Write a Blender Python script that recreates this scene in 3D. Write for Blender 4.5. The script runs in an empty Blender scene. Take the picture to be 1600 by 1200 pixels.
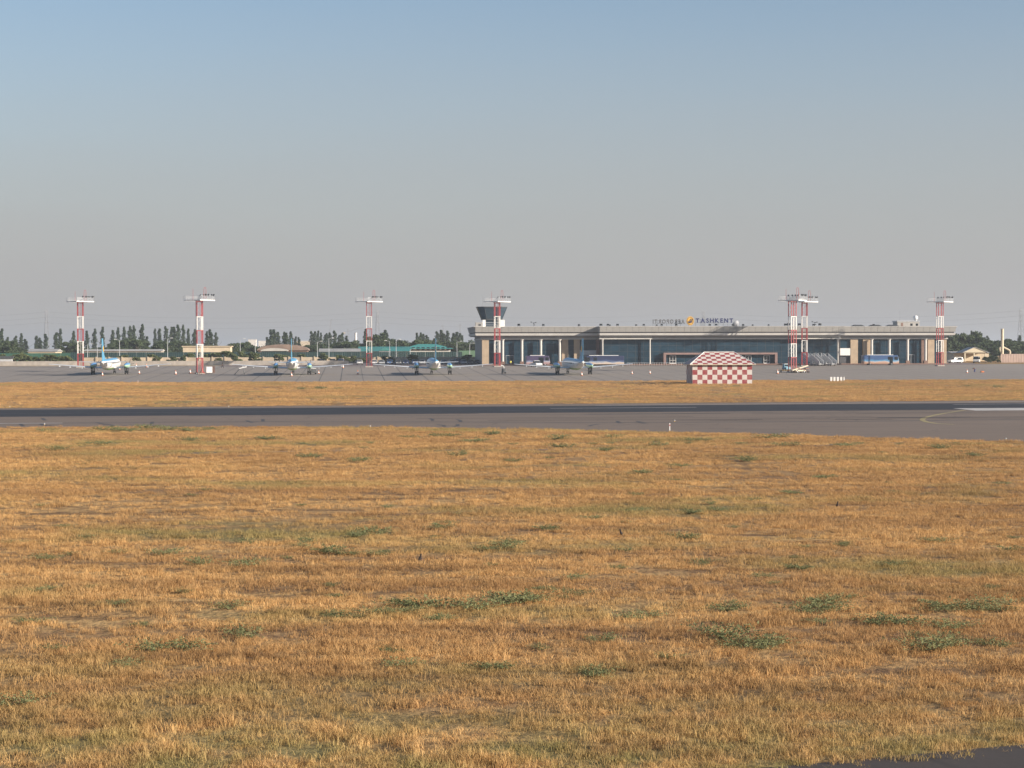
import bpy, bmesh, math, random
from math import sin, cos, tan, pi, radians, sqrt, atan2
from mathutils import Vector, Matrix

# ------------------------------------------------------------------ camera, sky, sun, exposure
SC = bpy.context.scene
COL = SC.collection
F, YH, CAMZ, ROLL = 3000.0, 548.0, 7.2, 0.10        # focal length in photo pixels, horizon row, eye height, roll
R = radians(4.8)                                     # the airport lies turned by this against the camera
cd = bpy.data.cameras.new('camera'); cam = bpy.data.objects.new('camera', cd); COL.objects.link(cam)
cd.sensor_width = 36.0; cd.lens = 36.0 * F / 1600.0; cd.clip_start = 0.5; cd.clip_end = 40000
pitch = math.atan((600 - YH) / F)
cam.matrix_world = Matrix.Translation((0, 0, CAMZ)) @ Matrix.Rotation(pi / 2 - pitch, 4, 'X') @ Matrix.Rotation(-radians(ROLL), 4, 'Z')
SC.camera = cam
SUN_EL, SUN_AZ = radians(19.0), radians(24.0)        # elevation; angle from +X towards the camera
to_sun = Vector((cos(SUN_AZ) * cos(SUN_EL), -sin(SUN_AZ) * cos(SUN_EL), sin(SUN_EL)))
world = bpy.data.worlds.new('World'); SC.world = world; world.use_nodes = True
wn, wl = world.node_tree.nodes, world.node_tree.links
wn.clear()
wo = wn.new('ShaderNodeOutputWorld'); bg = wn.new('ShaderNodeBackground'); sky = wn.new('ShaderNodeTexSky')
sky.sky_type = 'NISHITA'; sky.sun_disc = False
sky.sun_elevation = SUN_EL; sky.sun_rotation = atan2(to_sun.x, to_sun.y)
sky.air_density = 1.0; sky.dust_density = 0.5; sky.ozone_density = 2.0; sky.altitude = 430
bg.inputs['Strength'].default_value = 0.0705
# a dusty layer low over the plain: the same all the way round, fading out with height
tc = wn.new('ShaderNodeTexCoord'); sp = wn.new('ShaderNodeSeparateXYZ'); mr = wn.new('ShaderNodeMapRange')
mr.interpolation_type = 'SMOOTHSTEP'
mr.inputs['From Min'].default_value = 0.0; mr.inputs['From Max'].default_value = 0.24
mr.inputs['To Min'].default_value = 0.97; mr.inputs['To Max'].default_value = 0.0
mixw = wn.new('ShaderNodeMix'); mixw.data_type = 'RGBA'
mixw.inputs[7].default_value = (3.38, 3.24, 3.27, 1)
wl.new(tc.outputs['Generated'], sp.inputs[0]); wl.new(sp.outputs['Z'], mr.inputs['Value'])
hzn = wn.new('ShaderNodeTexNoise'); hzn.inputs['Scale'].default_value = 2.2; hzn.inputs['Detail'].default_value = 3
hmp = wn.new('ShaderNodeMapping'); hmp.inputs['Scale'].default_value = (1, 1, 7); wl.new(tc.outputs['Generated'], hmp.inputs[0]); wl.new(hmp.outputs[0], hzn.inputs['Vector'])
hma = wn.new('ShaderNodeMath'); hma.operation = 'MULTIPLY_ADD'; hma.inputs[1].default_value = .22; hma.inputs[2].default_value = -.11; wl.new(hzn.outputs['Fac'], hma.inputs[0])
hmb = wn.new('ShaderNodeMath'); hmb.operation = 'ADD'; hmb.use_clamp = True; wl.new(hma.outputs[0], hmb.inputs[0]); wl.new(mr.outputs[0], hmb.inputs[1])
wl.new(hmb.outputs[0], mixw.inputs[0]); wl.new(sky.outputs[0], mixw.inputs[6])
wl.new(mixw.outputs[2], bg.inputs['Color']); wl.new(bg.outputs[0], wo.inputs['Surface'])
sd = bpy.data.lights.new('sun', 'SUN'); sun = bpy.data.objects.new('sun', sd); COL.objects.link(sun)
sd.energy = 5.0; sd.angle = radians(0.6); sd.color = (1.0, 0.89, 0.76)
sun.rotation_euler = to_sun.to_track_quat('Z', 'Y').to_euler(); sun.location = (200, -80, 120)
vs = SC.view_settings
vs.view_transform = 'Standard'; vs.look = 'None'; vs.exposure = 0.85; vs.gamma = 1.0; vs.use_curve_mapping = False
SC.cycles.use_denoising = True
SC.cycles.volume_step_rate = 1.0; SC.cycles.volume_bounces = 0

# ------------------------------------------------------------------ helpers
random.seed(11)
RND = random.random
def U(a, b): return random.uniform(a, b)
def vof(X, Y): return -X * sin(R) + Y * cos(R)
def gz(X, Y):                                        # the field is flat, the apron drains gently towards it
    return min(max(vof(X, Y) - 414.0, 0.0), 200.0) * 0.0191
def py0(px, py): return py + (px - 800) * tan(radians(ROLL))
def onground(px, py):                                # point of the terrain seen at a photo pixel
    o = py0(px, py) - YH; Y = 300.0
    for _ in range(60):
        X = (px - 800) / F * Y; Y = 0.5 * Y + 0.5 * F * (CAMZ - gz(X, Y)) / max(o, 3.0)
    X = (px - 800) / F * Y
    return Vector((X, Y, gz(X, Y)))
def atv(px, v):                                      # point of the terrain in column px at airport depth v
    k = (px - 800) / F; Y = v / (cos(R) - k * sin(R)); X = k * Y
    return Vector((X, Y, gz(X, Y)))
def zat(px, py, Y): return CAMZ - (py0(px, py) - YH) / F * Y
def UV(u, v, z=None):                                # airport coordinates -> world
    X = u * cos(R) - v * sin(R); Y = u * sin(R) + v * cos(R)
    return Vector((X, Y, gz(X, Y) if z is None else z))

MATS = {}
def mat(name, col, rough=0.7, var=0.15, scale=1.0, metal=0.0, col2=None, bump=0.0, coord='Object', spec=0.5, streak=None, trans=0.0):
    if name in MATS: return MATS[name]
    m = bpy.data.materials.new(name); m.use_nodes = True; n, l = m.node_tree.nodes, m.node_tree.links
    b = n['Principled BSDF']; b.inputs['Roughness'].default_value = rough; b.inputs['Metallic'].default_value = metal
    b.inputs['Specular IOR Level'].default_value = spec
    c = n.new('ShaderNodeTexCoord'); mp = n.new('ShaderNodeMapping'); nz = n.new('ShaderNodeTexNoise')
    nz.inputs['Scale'].default_value = scale; nz.inputs['Detail'].default_value = 5
    if streak: mp.inputs['Scale'].default_value = streak
    if coord == 'World':
        g = n.new('ShaderNodeNewGeometry'); l.new(g.outputs['Position'], mp.inputs[0])
    else: l.new(c.outputs[coord], mp.inputs[0])
    l.new(mp.outputs[0], nz.inputs['Vector'])
    rp = n.new('ShaderNodeValToRGB'); rp.color_ramp.elements[0].position = .32; rp.color_ramp.elements[1].position = .68
    lo = [x * (1 - var) for x in col]; hi = [min(1, x * (1 + var)) for x in col]
    if col2: lo = list(col2); hi = list(col)
    rp.color_ramp.elements[0].color = (*lo, 1); rp.color_ramp.elements[1].color = (*hi, 1)
    l.new(nz.outputs['Fac'], rp.inputs[0]); l.new(rp.outputs[0], b.inputs['Base Color'])
    if bump:
        bp = n.new('ShaderNodeBump'); bp.inputs['Strength'].default_value = bump; bp.inputs['Distance'].default_value = .05
        l.new(nz.outputs['Fac'], bp.inputs['Height']); l.new(bp.outputs[0], b.inputs['Normal'])
    if trans:
        t = n.new('ShaderNodeBsdfTranslucent'); mx = n.new('ShaderNodeMixShader'); mx.inputs[0].default_value = trans
        l.new(rp.outputs[0], t.inputs[0]); l.new(b.outputs[0], mx.inputs[1]); l.new(t.outputs[0], mx.inputs[2])
        l.new(mx.outputs[0], n['Material Output'].inputs[0])
    MATS[name] = m
    return m

class MB:
    """collects shapes; build() links them as one mesh object"""
    def __init__(s): s.v = []; s.f = []; s.mi = []
    def add(s, vs, fs, mi=0):
        o = len(s.v); s.v += [tuple(x) for x in vs]; s.f += [tuple(i + o for i in f) for f in fs]; s.mi += [mi] * len(fs); return s
    def hexa(s, p, mi=0):                            # 8 points: bottom ring 0-3, top ring 4-7 (counter-clockwise from above)
        return s.add(p, [(3, 2, 1, 0), (4, 5, 6, 7), (0, 1, 5, 4), (1, 2, 6, 5), (2, 3, 7, 6), (3, 0, 4, 7)], mi)
    def box(s, x0, x1, y0, y1, z0, z1, mi=0):
        return s.hexa([(x0, y0, z0), (x1, y0, z0), (x1, y1, z0), (x0, y1, z0), (x0, y0, z1), (x1, y0, z1), (x1, y1, z1), (x0, y1, z1)], mi)
    def cbox(s, c, d, mi=0): return s.box(c[0] - d[0] / 2, c[0] + d[0] / 2, c[1] - d[1] / 2, c[1] + d[1] / 2, c[2] - d[2] / 2, c[2] + d[2] / 2, mi)
    def bar(s, a, b, r, n=6, r2=None, mi=0, cap=True):
        a, b = Vector(a), Vector(b); d = b - a
        if d.length < 1e-6: return s
        r2 = r if r2 is None else r2
        q = d.to_track_quat('Z', 'Y'); vs = []
        for p, rr in ((a, r), (b, r2)):
            for i in range(n):
                t = 2 * pi * (i + .5) / n; vs.append(p + q @ Vector((rr * cos(t), rr * sin(t), 0)))
        fs = [(i, (i + 1) % n, n + (i + 1) % n, n + i) for i in range(n)]
        if cap: fs += [tuple(reversed(range(n))), tuple(range(n, 2 * n))]
        return s.add(vs, fs, mi)
    def tube(s, pts, r, n=6, mi=0):
        for a, b in zip(pts[:-1], pts[1:]): s.bar(a, b, r, n, mi=mi)
        return s
    def loft(s, rings, mi=0, cap=True):              # list of equally long rings of points
        n = len(rings[0]); vs = [p for r in rings for p in r]; fs = []
        for k in range(len(rings) - 1):
            for i in range(n):
                j = (i + 1) % n; fs.append((k * n + i, k * n + j, (k + 1) * n + j, (k + 1) * n + i))
        if cap: fs += [tuple(reversed(range(n))), tuple(range((len(rings) - 1) * n, len(rings) * n))]
        return s.add(vs, fs, mi)
    def lathe(s, prof, c=(0, 0, 0), n=12, mi=0):     # profile of (radius, z)
        return s.loft([[(c[0] + r * cos(2 * pi * i / n), c[1] + r * sin(2 * pi * i / n), c[2] + z) for i in range(n)] for r, z in prof], mi)
    def sphere(s, c, r, n=10, m=6, mi=0, sq=(1, 1, 1)):
        return s.loft([[(c[0] + sq[0] * r * sin(pi * k / m) * cos(2 * pi * i / n), c[1] + sq[1] * r * sin(pi * k / m) * sin(2 * pi * i / n), c[2] - sq[2] * r * cos(pi * k / m)) for i in range(n)]
                       for k in [.06] + list(range(1, m)) + [m - .06]], mi)
    def prism(s, poly, y0, y1, mi=0):                # polygon in (x, z) pushed along y
        n = len(poly); vs = [(x, y0, z) for x, z in poly] + [(x, y1, z) for x, z in poly]
        fs = [tuple(range(n)), tuple(reversed(range(n, 2 * n)))] + [((i + 1) % n, i, n + i, n + (i + 1) % n) for i in range(n)]
        return s.add(vs, fs, mi)
    def mesh(s, name, mats, smooth=False):
        me = bpy.data.meshes.new(name); me.from_pydata(s.v, [], s.f)
        for m in (mats if isinstance(mats, (list, tuple)) else [mats]): me.materials.append(m)
        me.polygons.foreach_set('material_index', s.mi)
        me.update()
        if smooth:
            me.polygons.foreach_set('use_smooth', [True] * len(s.f))
        return me
    def build(s, name, mats, parent=None, smooth=False, bevel=0, recalc=True):
        me = s.mesh(name, mats, smooth)
        if recalc:
            bm = bmesh.new(); bm.from_mesh(me); bmesh.ops.recalc_face_normals(bm, faces=bm.faces); bm.to_mesh(me); bm.free()
        o = link(name, me, parent)
        if bevel:
            b = o.modifiers.new('bevel', 'BEVEL'); b.width = bevel; b.segments = 2; b.limit_method = 'ANGLE'
        if smooth and not bevel:
            try: me.set_sharp_from_angle(angle=radians(38))
            except Exception: pass
        return o
def link(name, data, parent=None):
    o = bpy.data.objects.new(name, data); COL.objects.link(o)
    if parent is not None: o.parent = parent
    return o
def tag(o, label=None, cat=None, group=None, kind=None):
    if label: o['label'] = label
    if cat: o['category'] = cat
    if group: o['group'] = group
    if kind: o['kind'] = kind
    return o
def thing(name, label, cat, loc=(0, 0, 0), rz=0.0, group=None, scale=1.0):
    o = bpy.data.objects.new(name, None); COL.objects.link(o); o.empty_display_size = .3
    o.location = loc; o.rotation_euler = (0, 0, rz); o.scale = (scale,) * 3
    return tag(o, label, cat, group)
def copy_tree(o, parent=None):
    c = o.copy(); COL.objects.link(c)
    if parent is not None: c.parent = parent
    for ch in list(o.children): copy_tree(ch, c)
    return c

# ------------------------------------------------------------------ materials of the setting
def noise_chain(n, l, vec, scale, detail=4, sx=(1, 1, 1), rough=.55):
    mp = n.new('ShaderNodeMapping'); mp.inputs['Scale'].default_value = sx; nz = n.new('ShaderNodeTexNoise')
    nz.inputs['Scale'].default_value = scale; nz.inputs['Detail'].default_value = detail; nz.inputs['Roughness'].default_value = rough
    l.new(vec, mp.inputs[0]); l.new(mp.outputs[0], nz.inputs['Vector']); return nz.outputs['Fac']
def ramp(n, l, fac, stops):
    r = n.new('ShaderNodeValToRGB'); e = r.color_ramp.elements
    while len(e) < len(stops): e.new(.5)
    for k, (p, c) in enumerate(stops): e[k].position = p; e[k].color = (*c, 1) if len(c) == 3 else c
    l.new(fac, r.inputs[0]); return r.outputs[0]
def mix(n, l, fac, a, b, mode='MIX'):
    m = n.new('ShaderNodeMix'); m.data_type = 'RGBA'; m.blend_type = mode
    for s, v in ((0, fac), (6, a), (7, b)):
        if hasattr(v, 'links'): l.new(v, m.inputs[s])
        else: m.inputs[s].default_value = v if s == 0 else (*v, 1)
    return m.outputs[2]
def newmat(name):
    m = bpy.data.materials.new(name); m.use_nodes = True; MATS[name] = m
    return m, m.node_tree.nodes, m.node_tree.links, m.node_tree.nodes['Principled BSDF']
G3 = lambda x: (x, x, x)
def grass_colour(n, l, dry_a, dry_b, brown, green):
    g = n.new('ShaderNodeNewGeometry'); P = g.outputs['Position']
    fine = noise_chain(n, l, P, 1.6, 4); big = noise_chain(n, l, P, .09, 5, (.55, 1, 1)); band = noise_chain(n, l, P, .16, 3, (.12, 1, 1))
    c = ramp(n, l, fine, [(.30, brown), (.45, dry_b), (.60, dry_a)])
    strk = noise_chain(n, l, P, .5, 5, (.22, 1, 1), .65)
    c = mix(n, l, ramp(n, l, strk, [(.50, G3(0)), (.575, G3(.5)), (.68, G3(.9))]), c, tuple(x * .62 for x in brown))
    c = mix(n, l, ramp(n, l, band, [(.42, G3(0)), (.66, G3(.65))]), c, brown)
    gm = ramp(n, l, big, [(.52, G3(0)), (.66, G3(.7))])
    c = mix(n, l, gm, c, green)
    sy = n.new('ShaderNodeSeparateXYZ'); l.new(P, sy.inputs[0])            # greener along the taxiway, where water runs off
    ed = n.new('ShaderNodeMapRange'); ed.inputs[1].default_value = 34; ed.inputs[2].default_value = 42; ed.inputs[3].default_value = .8; ed.inputs[4].default_value = 0
    l.new(sy.outputs['Y'], ed.inputs[0])
    em = n.new('ShaderNodeMath'); em.operation = 'MULTIPLY'; l.new(ed.outputs[0], em.inputs[0])
    l.new(ramp(n, l, noise_chain(n, l, P, .5, 3), [(.35, G3(0)), (.6, G3(1))]), em.inputs[1])
    return mix(n, l, em.outputs[0], c, green), P
def make_ground_mat():
    m, n, l, b = newmat('dry_ground'); b.inputs['Roughness'].default_value = .95; b.inputs['Specular IOR Level'].default_value = .1
    c, P = grass_colour(n, l, (.46, .295, .13), (.36, .22, .095), (.18, .105, .06), (.18, .165, .07))
    l.new(c, b.inputs['Base Color'])
    bp = n.new('ShaderNodeBump'); bp.inputs['Strength'].default_value = .9; bp.inputs['Distance'].default_value = .12
    l.new(noise_chain(n, l, P, 3.5, 6), bp.inputs['Height']); l.new(bp.outputs[0], b.inputs['Normal'])
    return m
def make_grass_mat():
    m, n, l, b = newmat('dry_grass'); b.inputs['Roughness'].default_value = .8; b.inputs['Specular IOR Level'].default_value = .2
    c, P = grass_colour(n, l, (.74, .475, .205), (.60, .36, .14), (.36, .20, .085), (.29, .265, .10))
    oi = n.new('ShaderNodeObjectInfo')
    c = mix(n, l, ramp(n, l, oi.outputs['Random'], [(0, G3(0)), (.6, G3(.1)), (1, G3(.6))]), c, (.44, .265, .12))
    l.new(c, b.inputs['Base Color'])
    t = n.new('ShaderNodeBsdfTranslucent'); mx = n.new('ShaderNodeMixShader'); mx.inputs[0].default_value = .3
    l.new(c, t.inputs[0]); l.new(b.outputs[0], mx.inputs[1]); l.new(t.outputs[0], mx.inputs[2]); l.new(mx.outputs[0], n['Material Output'].inputs[0])
    return m
def make_pave_mat(name, a, b2, dark, scale=.25, sx=(.3, 1, 1), crack=True, rough=.85):
    m, n, l, b = newmat(name); b.inputs['Roughness'].default_value = rough; b.inputs['Specular IOR Level'].default_value = .3
    g = n.new('ShaderNodeNewGeometry'); P = g.outputs['Position']
    c = ramp(n, l, noise_chain(n, l, P, scale, 6, sx), [(.3, b2), (.7, a)])
    c = mix(n, l, ramp(n, l, noise_chain(n, l, P, 9, 3), [(.35, G3(.35)), (.7, G3(0))]), c, dark)
    if crack:
        vo = n.new('ShaderNodeTexVoronoi'); vo.feature = 'DISTANCE_TO_EDGE'; vo.inputs['Scale'].default_value = .07
        wv = n.new('ShaderNodeVectorMath'); wv.operation = 'ADD'; nn = n.new('ShaderNodeTexNoise'); nn.inputs['Scale'].default_value = .15
        ms = n.new('ShaderNodeVectorMath'); ms.operation = 'SCALE'; ms.inputs['Scale'].default_value = 9
        l.new(P, nn.inputs['Vector']); l.new(nn.outputs['Color'], ms.inputs[0]); l.new(ms.outputs[0], wv.inputs[0]); l.new(P, wv.inputs[1]); l.new(wv.outputs[0], vo.inputs['Vector'])
        c = mix(n, l, ramp(n, l, vo.outputs['Distance'], [(0, G3(.55)), (.012, G3(0))]), c, dark)
    l.new(c, b.inputs['Base Color']); return m
M_ground = make_ground_mat(); M_grass = make_grass_mat()
M_apron = make_pave_mat('apron_concrete', (.30, .26, .222), (.255, .222, .192), (.19, .165, .145), .12, (.35, 1, 1), crack=False)
M_runway = make_pave_mat('runway_asphalt', (.215, .162, .122), (.178, .135, .104), (.09, .072, .062))
M_rubber = make_pave_mat('rubbered_asphalt', (.026, .027, .033), (.02, .021, .027), (.015, .016, .02), .2, (.05, 1, 1), crack=False)
M_taxi = make_pave_mat('taxiway_asphalt', (.075, .062, .055), (.06, .05, .046), (.04, .035, .033), .6, (1, 1, 1))
M_seal = mat('joint_sealant', (.045, .042, .042), .7)
M_white_paint = mat('white_road_paint', (.46, .43, .40), .7, .15, .6, coord='World')
M_yellow_paint = mat('yellow_road_paint', (.30, .24, .10), .7, .2, .8, coord='World')
M_grey_paint = mat('worn_white_road_paint', (.36, .34, .32), .7, .2, .8, coord='World')
M_dirt = mat('bare_dirt', (.17, .125, .095), .95, .25, .7, coord='World', bump=.4)

# ------------------------------------------------------------------ ground, runway, apron
def sheet(name, pts, m, lift, kind='structure', parent=None, sub=0):
    """flat polygon (list of xy) draped on the terrain"""
    bm = bmesh.new(); vs = [bm.verts.new((p[0], p[1], 0)) for p in pts]; bm.faces.new(vs)
    bmesh.ops.triangulate(bm, faces=bm.faces)
    for k in range(sub): bmesh.ops.subdivide_edges(bm, edges=bm.edges, cuts=1, use_grid_fill=True)
    for v in bm.verts: v.co.z = gz(v.co.x, v.co.y) + lift
    bmesh.ops.recalc_face_normals(bm, faces=bm.faces)
    if sum(f.normal.z for f in bm.faces) < 0: bmesh.ops.reverse_faces(bm, faces=bm.faces)
    me = bpy.data.meshes.new(name); bm.to_mesh(me); bm.free(); me.materials.append(m)
    o = link(name, me, parent)
    if parent is None: tag(o, kind=kind)
    return o
def ground():
    vs = [-300, -100, 0, 60, 120, 200, 300, 413.9, 414.1, 450, 500, 560, 613.9, 614.1, 700, 1000, 2000, 4000, 8000, 20000]
    us = [-15000, -6000, -2000, -700, -300, -150, -75, 0, 75, 150, 300, 700, 2000, 6000, 15000]
    V = [tuple(UV(u, v)) for v in vs for u in us]; n = len(us)
    Fc = [(j * n + i, j * n + i + 1, (j + 1) * n + i + 1, (j + 1) * n + i) for j in range(len(vs) - 1) for i in range(n - 1)]
    me = bpy.data.meshes.new('ground'); me.from_pydata(V, [], Fc); me.materials.append(M_ground)
    tag(link('ground', me), kind='structure')
ground()
def gp(px, py): p = onground(px, py); return (p.x, p.y)
def ext(a, b, t): return (a[0] + (b[0] - a[0]) * t, a[1] + (b[1] - a[1]) * t)
far0, far1 = gp(0, 638), gp(1600, 625.5)
farL, farR = ext(far0, far1, -1.5), ext(far0, far1, 2.5)
near = [gp(0, 668), gp(300, 667), gp(600, 667.5), gp(1000, 674), gp(1300, 682), gp(1600, 690)]
nearL = ext(near[0], near[1], -7.0); nearR = ext(near[4], near[5], 2.5)
sheet('runway', [farL, nearL] + near + [nearR, (nearR[0] + 60, nearR[1] + 60), farR], M_runway, .008)
d0a, d0b, d1a, d1b = gp(0, 640.5), gp(0, 651.5), gp(1600, 629.5), gp(1600, 639.5)
sheet('rubber_strip', [ext(d0a, d1a, -1.4), ext(d0b, d1b, -1.4), ext(d0b, d1b, 2.3), ext(d0a, d1a, 2.3)], M_rubber, .012)
def strip(name, pix, w, m, lift):
    """painted line through photo positions, w metres wide"""
    P = [Vector(gp(*p)) for p in pix]; L = []; Rr = []
    for i, p in enumerate(P):
        d = (P[min(i + 1, len(P) - 1)] - P[max(i - 1, 0)]).normalized(); nn = Vector((-d.y, d.x)) * w / 2
        L.append(p + nn); Rr.append(p - nn)
    V = [(q.x, q.y, gz(q.x, q.y) + lift) for q in L + Rr]; n = len(P)
    me = bpy.data.meshes.new(name); me.from_pydata(V, [], [(n + i, n + i + 1, i + 1, i) for i in range(n - 1)]); me.materials.append(m)
    return tag(link(name, me), kind='structure')
strip('edge_line', [(930, 633.6), (1350, 629.8), (1750, 625.9)], .9, M_grey_paint, .016)
strip('centre_line_dash', [(860, 638.2), (1088, 636.6)], .9, M_grey_paint, .018)
strip('centre_line_dash', [(1490, 632.2), (1640, 630.6)], .8, M_grey_paint, .018)
strip('side_line', [(-60, 662.2), (97, 661.2)], .8, M_white_paint, .016)
sheet('threshold_bar', [gp(1489, 638.2), gp(1525, 641.8), gp(1760, 640.2), gp(1760, 636.6)], M_white_paint, .020)
strip('taxi_line', [(1508, 640.8), (1478, 645.5), (1455, 650), (1443, 654), (1441, 656.5), (1448, 659.5), (1463, 661.8), (1490, 663.5)], .55, M_yellow_paint, .016)
strip('asphalt_seam', [(-20, 661.8), (420, 659), (980, 660.5), (1340, 658.5), (1620, 655)], .8, M_seal, .014)
rs = random.Random(3)
for k in range(15):
    x = rs.uniform(0, 1000); y = rs.uniform(653.5, 664); dx = rs.uniform(-14, 14)
    strip('crack_seal', [(x, y), (x + dx * .5 + rs.uniform(-6, 6), y + 1.6), (x + dx + rs.uniform(-8, 8), y + 3.4)], .35, M_seal, .0155)
for k in range(26):                                   # tyre marks along the runway
    y = rs.choice((642, 644, 647, 650, 652.5, 655, 657)) + rs.uniform(-1, 1); x = rs.uniform(-100, 1400); ln = rs.uniform(120, 600)
    strip('tyre_mark', [(x, y), (x + ln * .5, y - ln * .5 * .0072), (x + ln, y - ln * .0072)], rs.uniform(.2, .7), M_rubber if y > 652 else M_seal, .0162 + k * .0001)
strip('field_track', [(-200, 711), (300, 708), (560, 704), (840, 702.5), (1000, 701), (1330, 694.5), (1650, 697)], 1.1, M_dirt, .010)
AP0, AP1 = 432.0, 566.0
sheet('apron', [UV(-420, AP0)[:2], UV(420, AP0)[:2], UV(420, AP1)[:2], UV(-420, AP1)[:2]], M_apron, .010)
# slab joints of the apron: gaps filled with dark sealant
jm = MB()
u0 = vof(0, 0)
for k in range(-34, 36):
    u = k * 5.0 - 2.3 + (.15 if k % 2 else 0)
    w = .05 + .05 * rs.random()
    a, b_ = UV(u - w, AP0 + .3), UV(u + w, AP0 + .3); c_, d_ = UV(u + w, AP1 - .3), UV(u - w, AP1 - .3)
    jm.add([(p.x, p.y, p.z + .014) for p in (a, b_, c_, d_)], [(0, 1, 2, 3)])
for k in range(1, 27):
    v = AP0 + k * 5.0; w = .045
    a, b_, c_, d_ = UV(-180, v - w), UV(180, v - w), UV(180, v + w), UV(-180, v + w)
    jm.add([(p.x, p.y, p.z + .018) for p in (a, b_, c_, d_)], [(0, 1, 2, 3)])
tag(jm.build('slab_joints', M_seal, recalc=False), kind='structure')
e0, e1 = gp(1225, 1200), gp(1600, 1166)
eL = ext(e0, e1, -6); eR = ext(e0, e1, 6)
sheet('taxiway', [eL, eR, (eR[0] + 30, -60), (eL[0], -60)], M_taxi, .010)
# verge between apron and boundary wall, forecourt before the terminal
M_verge = mat('dry_verge', (.27, .20, .115), .95, .25, .5, coord='World', bump=.4)
M_fore = mat('forecourt_paving', (.17, .135, .125), .85, .15, .4, coord='World')
sheet('verge', [UV(-420, AP1 + .02)[:2], UV(-38, AP1 + .02)[:2], UV(-38, 640)[:2], UV(-420, 640)[:2]], M_verge, .012, sub=3)
sheet('forecourt', [UV(-37.9, AP1 - 8)[:2], UV(190, AP1 - 8)[:2], UV(190, 612)[:2], UV(-37.9, 612)[:2]], M_fore, .022)
# ------------------------------------------------------------------ dry grass (uncountable: one object, instanced tufts)
def tuft_mesh(name, seed, rad, nb, hmin, hmax, wid, lean=.5):
    r = random.Random(seed); V = []; Fc = []
    ctr = [(r.uniform(-rad, rad), r.uniform(-rad, rad)) for _ in range(max(3, nb // 16))]
    for _ in range(nb):
        cx, cy = r.choice(ctr); x = cx + r.gauss(0, .09); y = cy + r.gauss(0, .09)
        h = r.uniform(hmin, hmax); a = r.uniform(0, 2 * pi); w = wid * r.uniform(.7, 1.4)
        t = r.uniform(0, 2 * pi); L = h * lean * r.uniform(.1, 1.3); dx, dy = L * cos(t), L * sin(t)
        o = len(V)
        V += [(x - w * cos(a), y - w * sin(a), -.02), (x + w * cos(a), y + w * sin(a), -.02),
              (x + dx * .35 + w * .8 * cos(a), y + dy * .35 + w * .8 * sin(a), h * .6), (x + dx * .35 - w * .8 * cos(a), y + dy * .35 - w * .8 * sin(a), h * .6),
              (x + dx, y + dy, h)]
        Fc += [(o, o + 1, o + 2, o + 3), (o + 3, o + 2, o + 4)]
    me = bpy.data.meshes.new(name); me.from_pydata(V, [], Fc); me.materials.append(M_grass); return me
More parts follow.
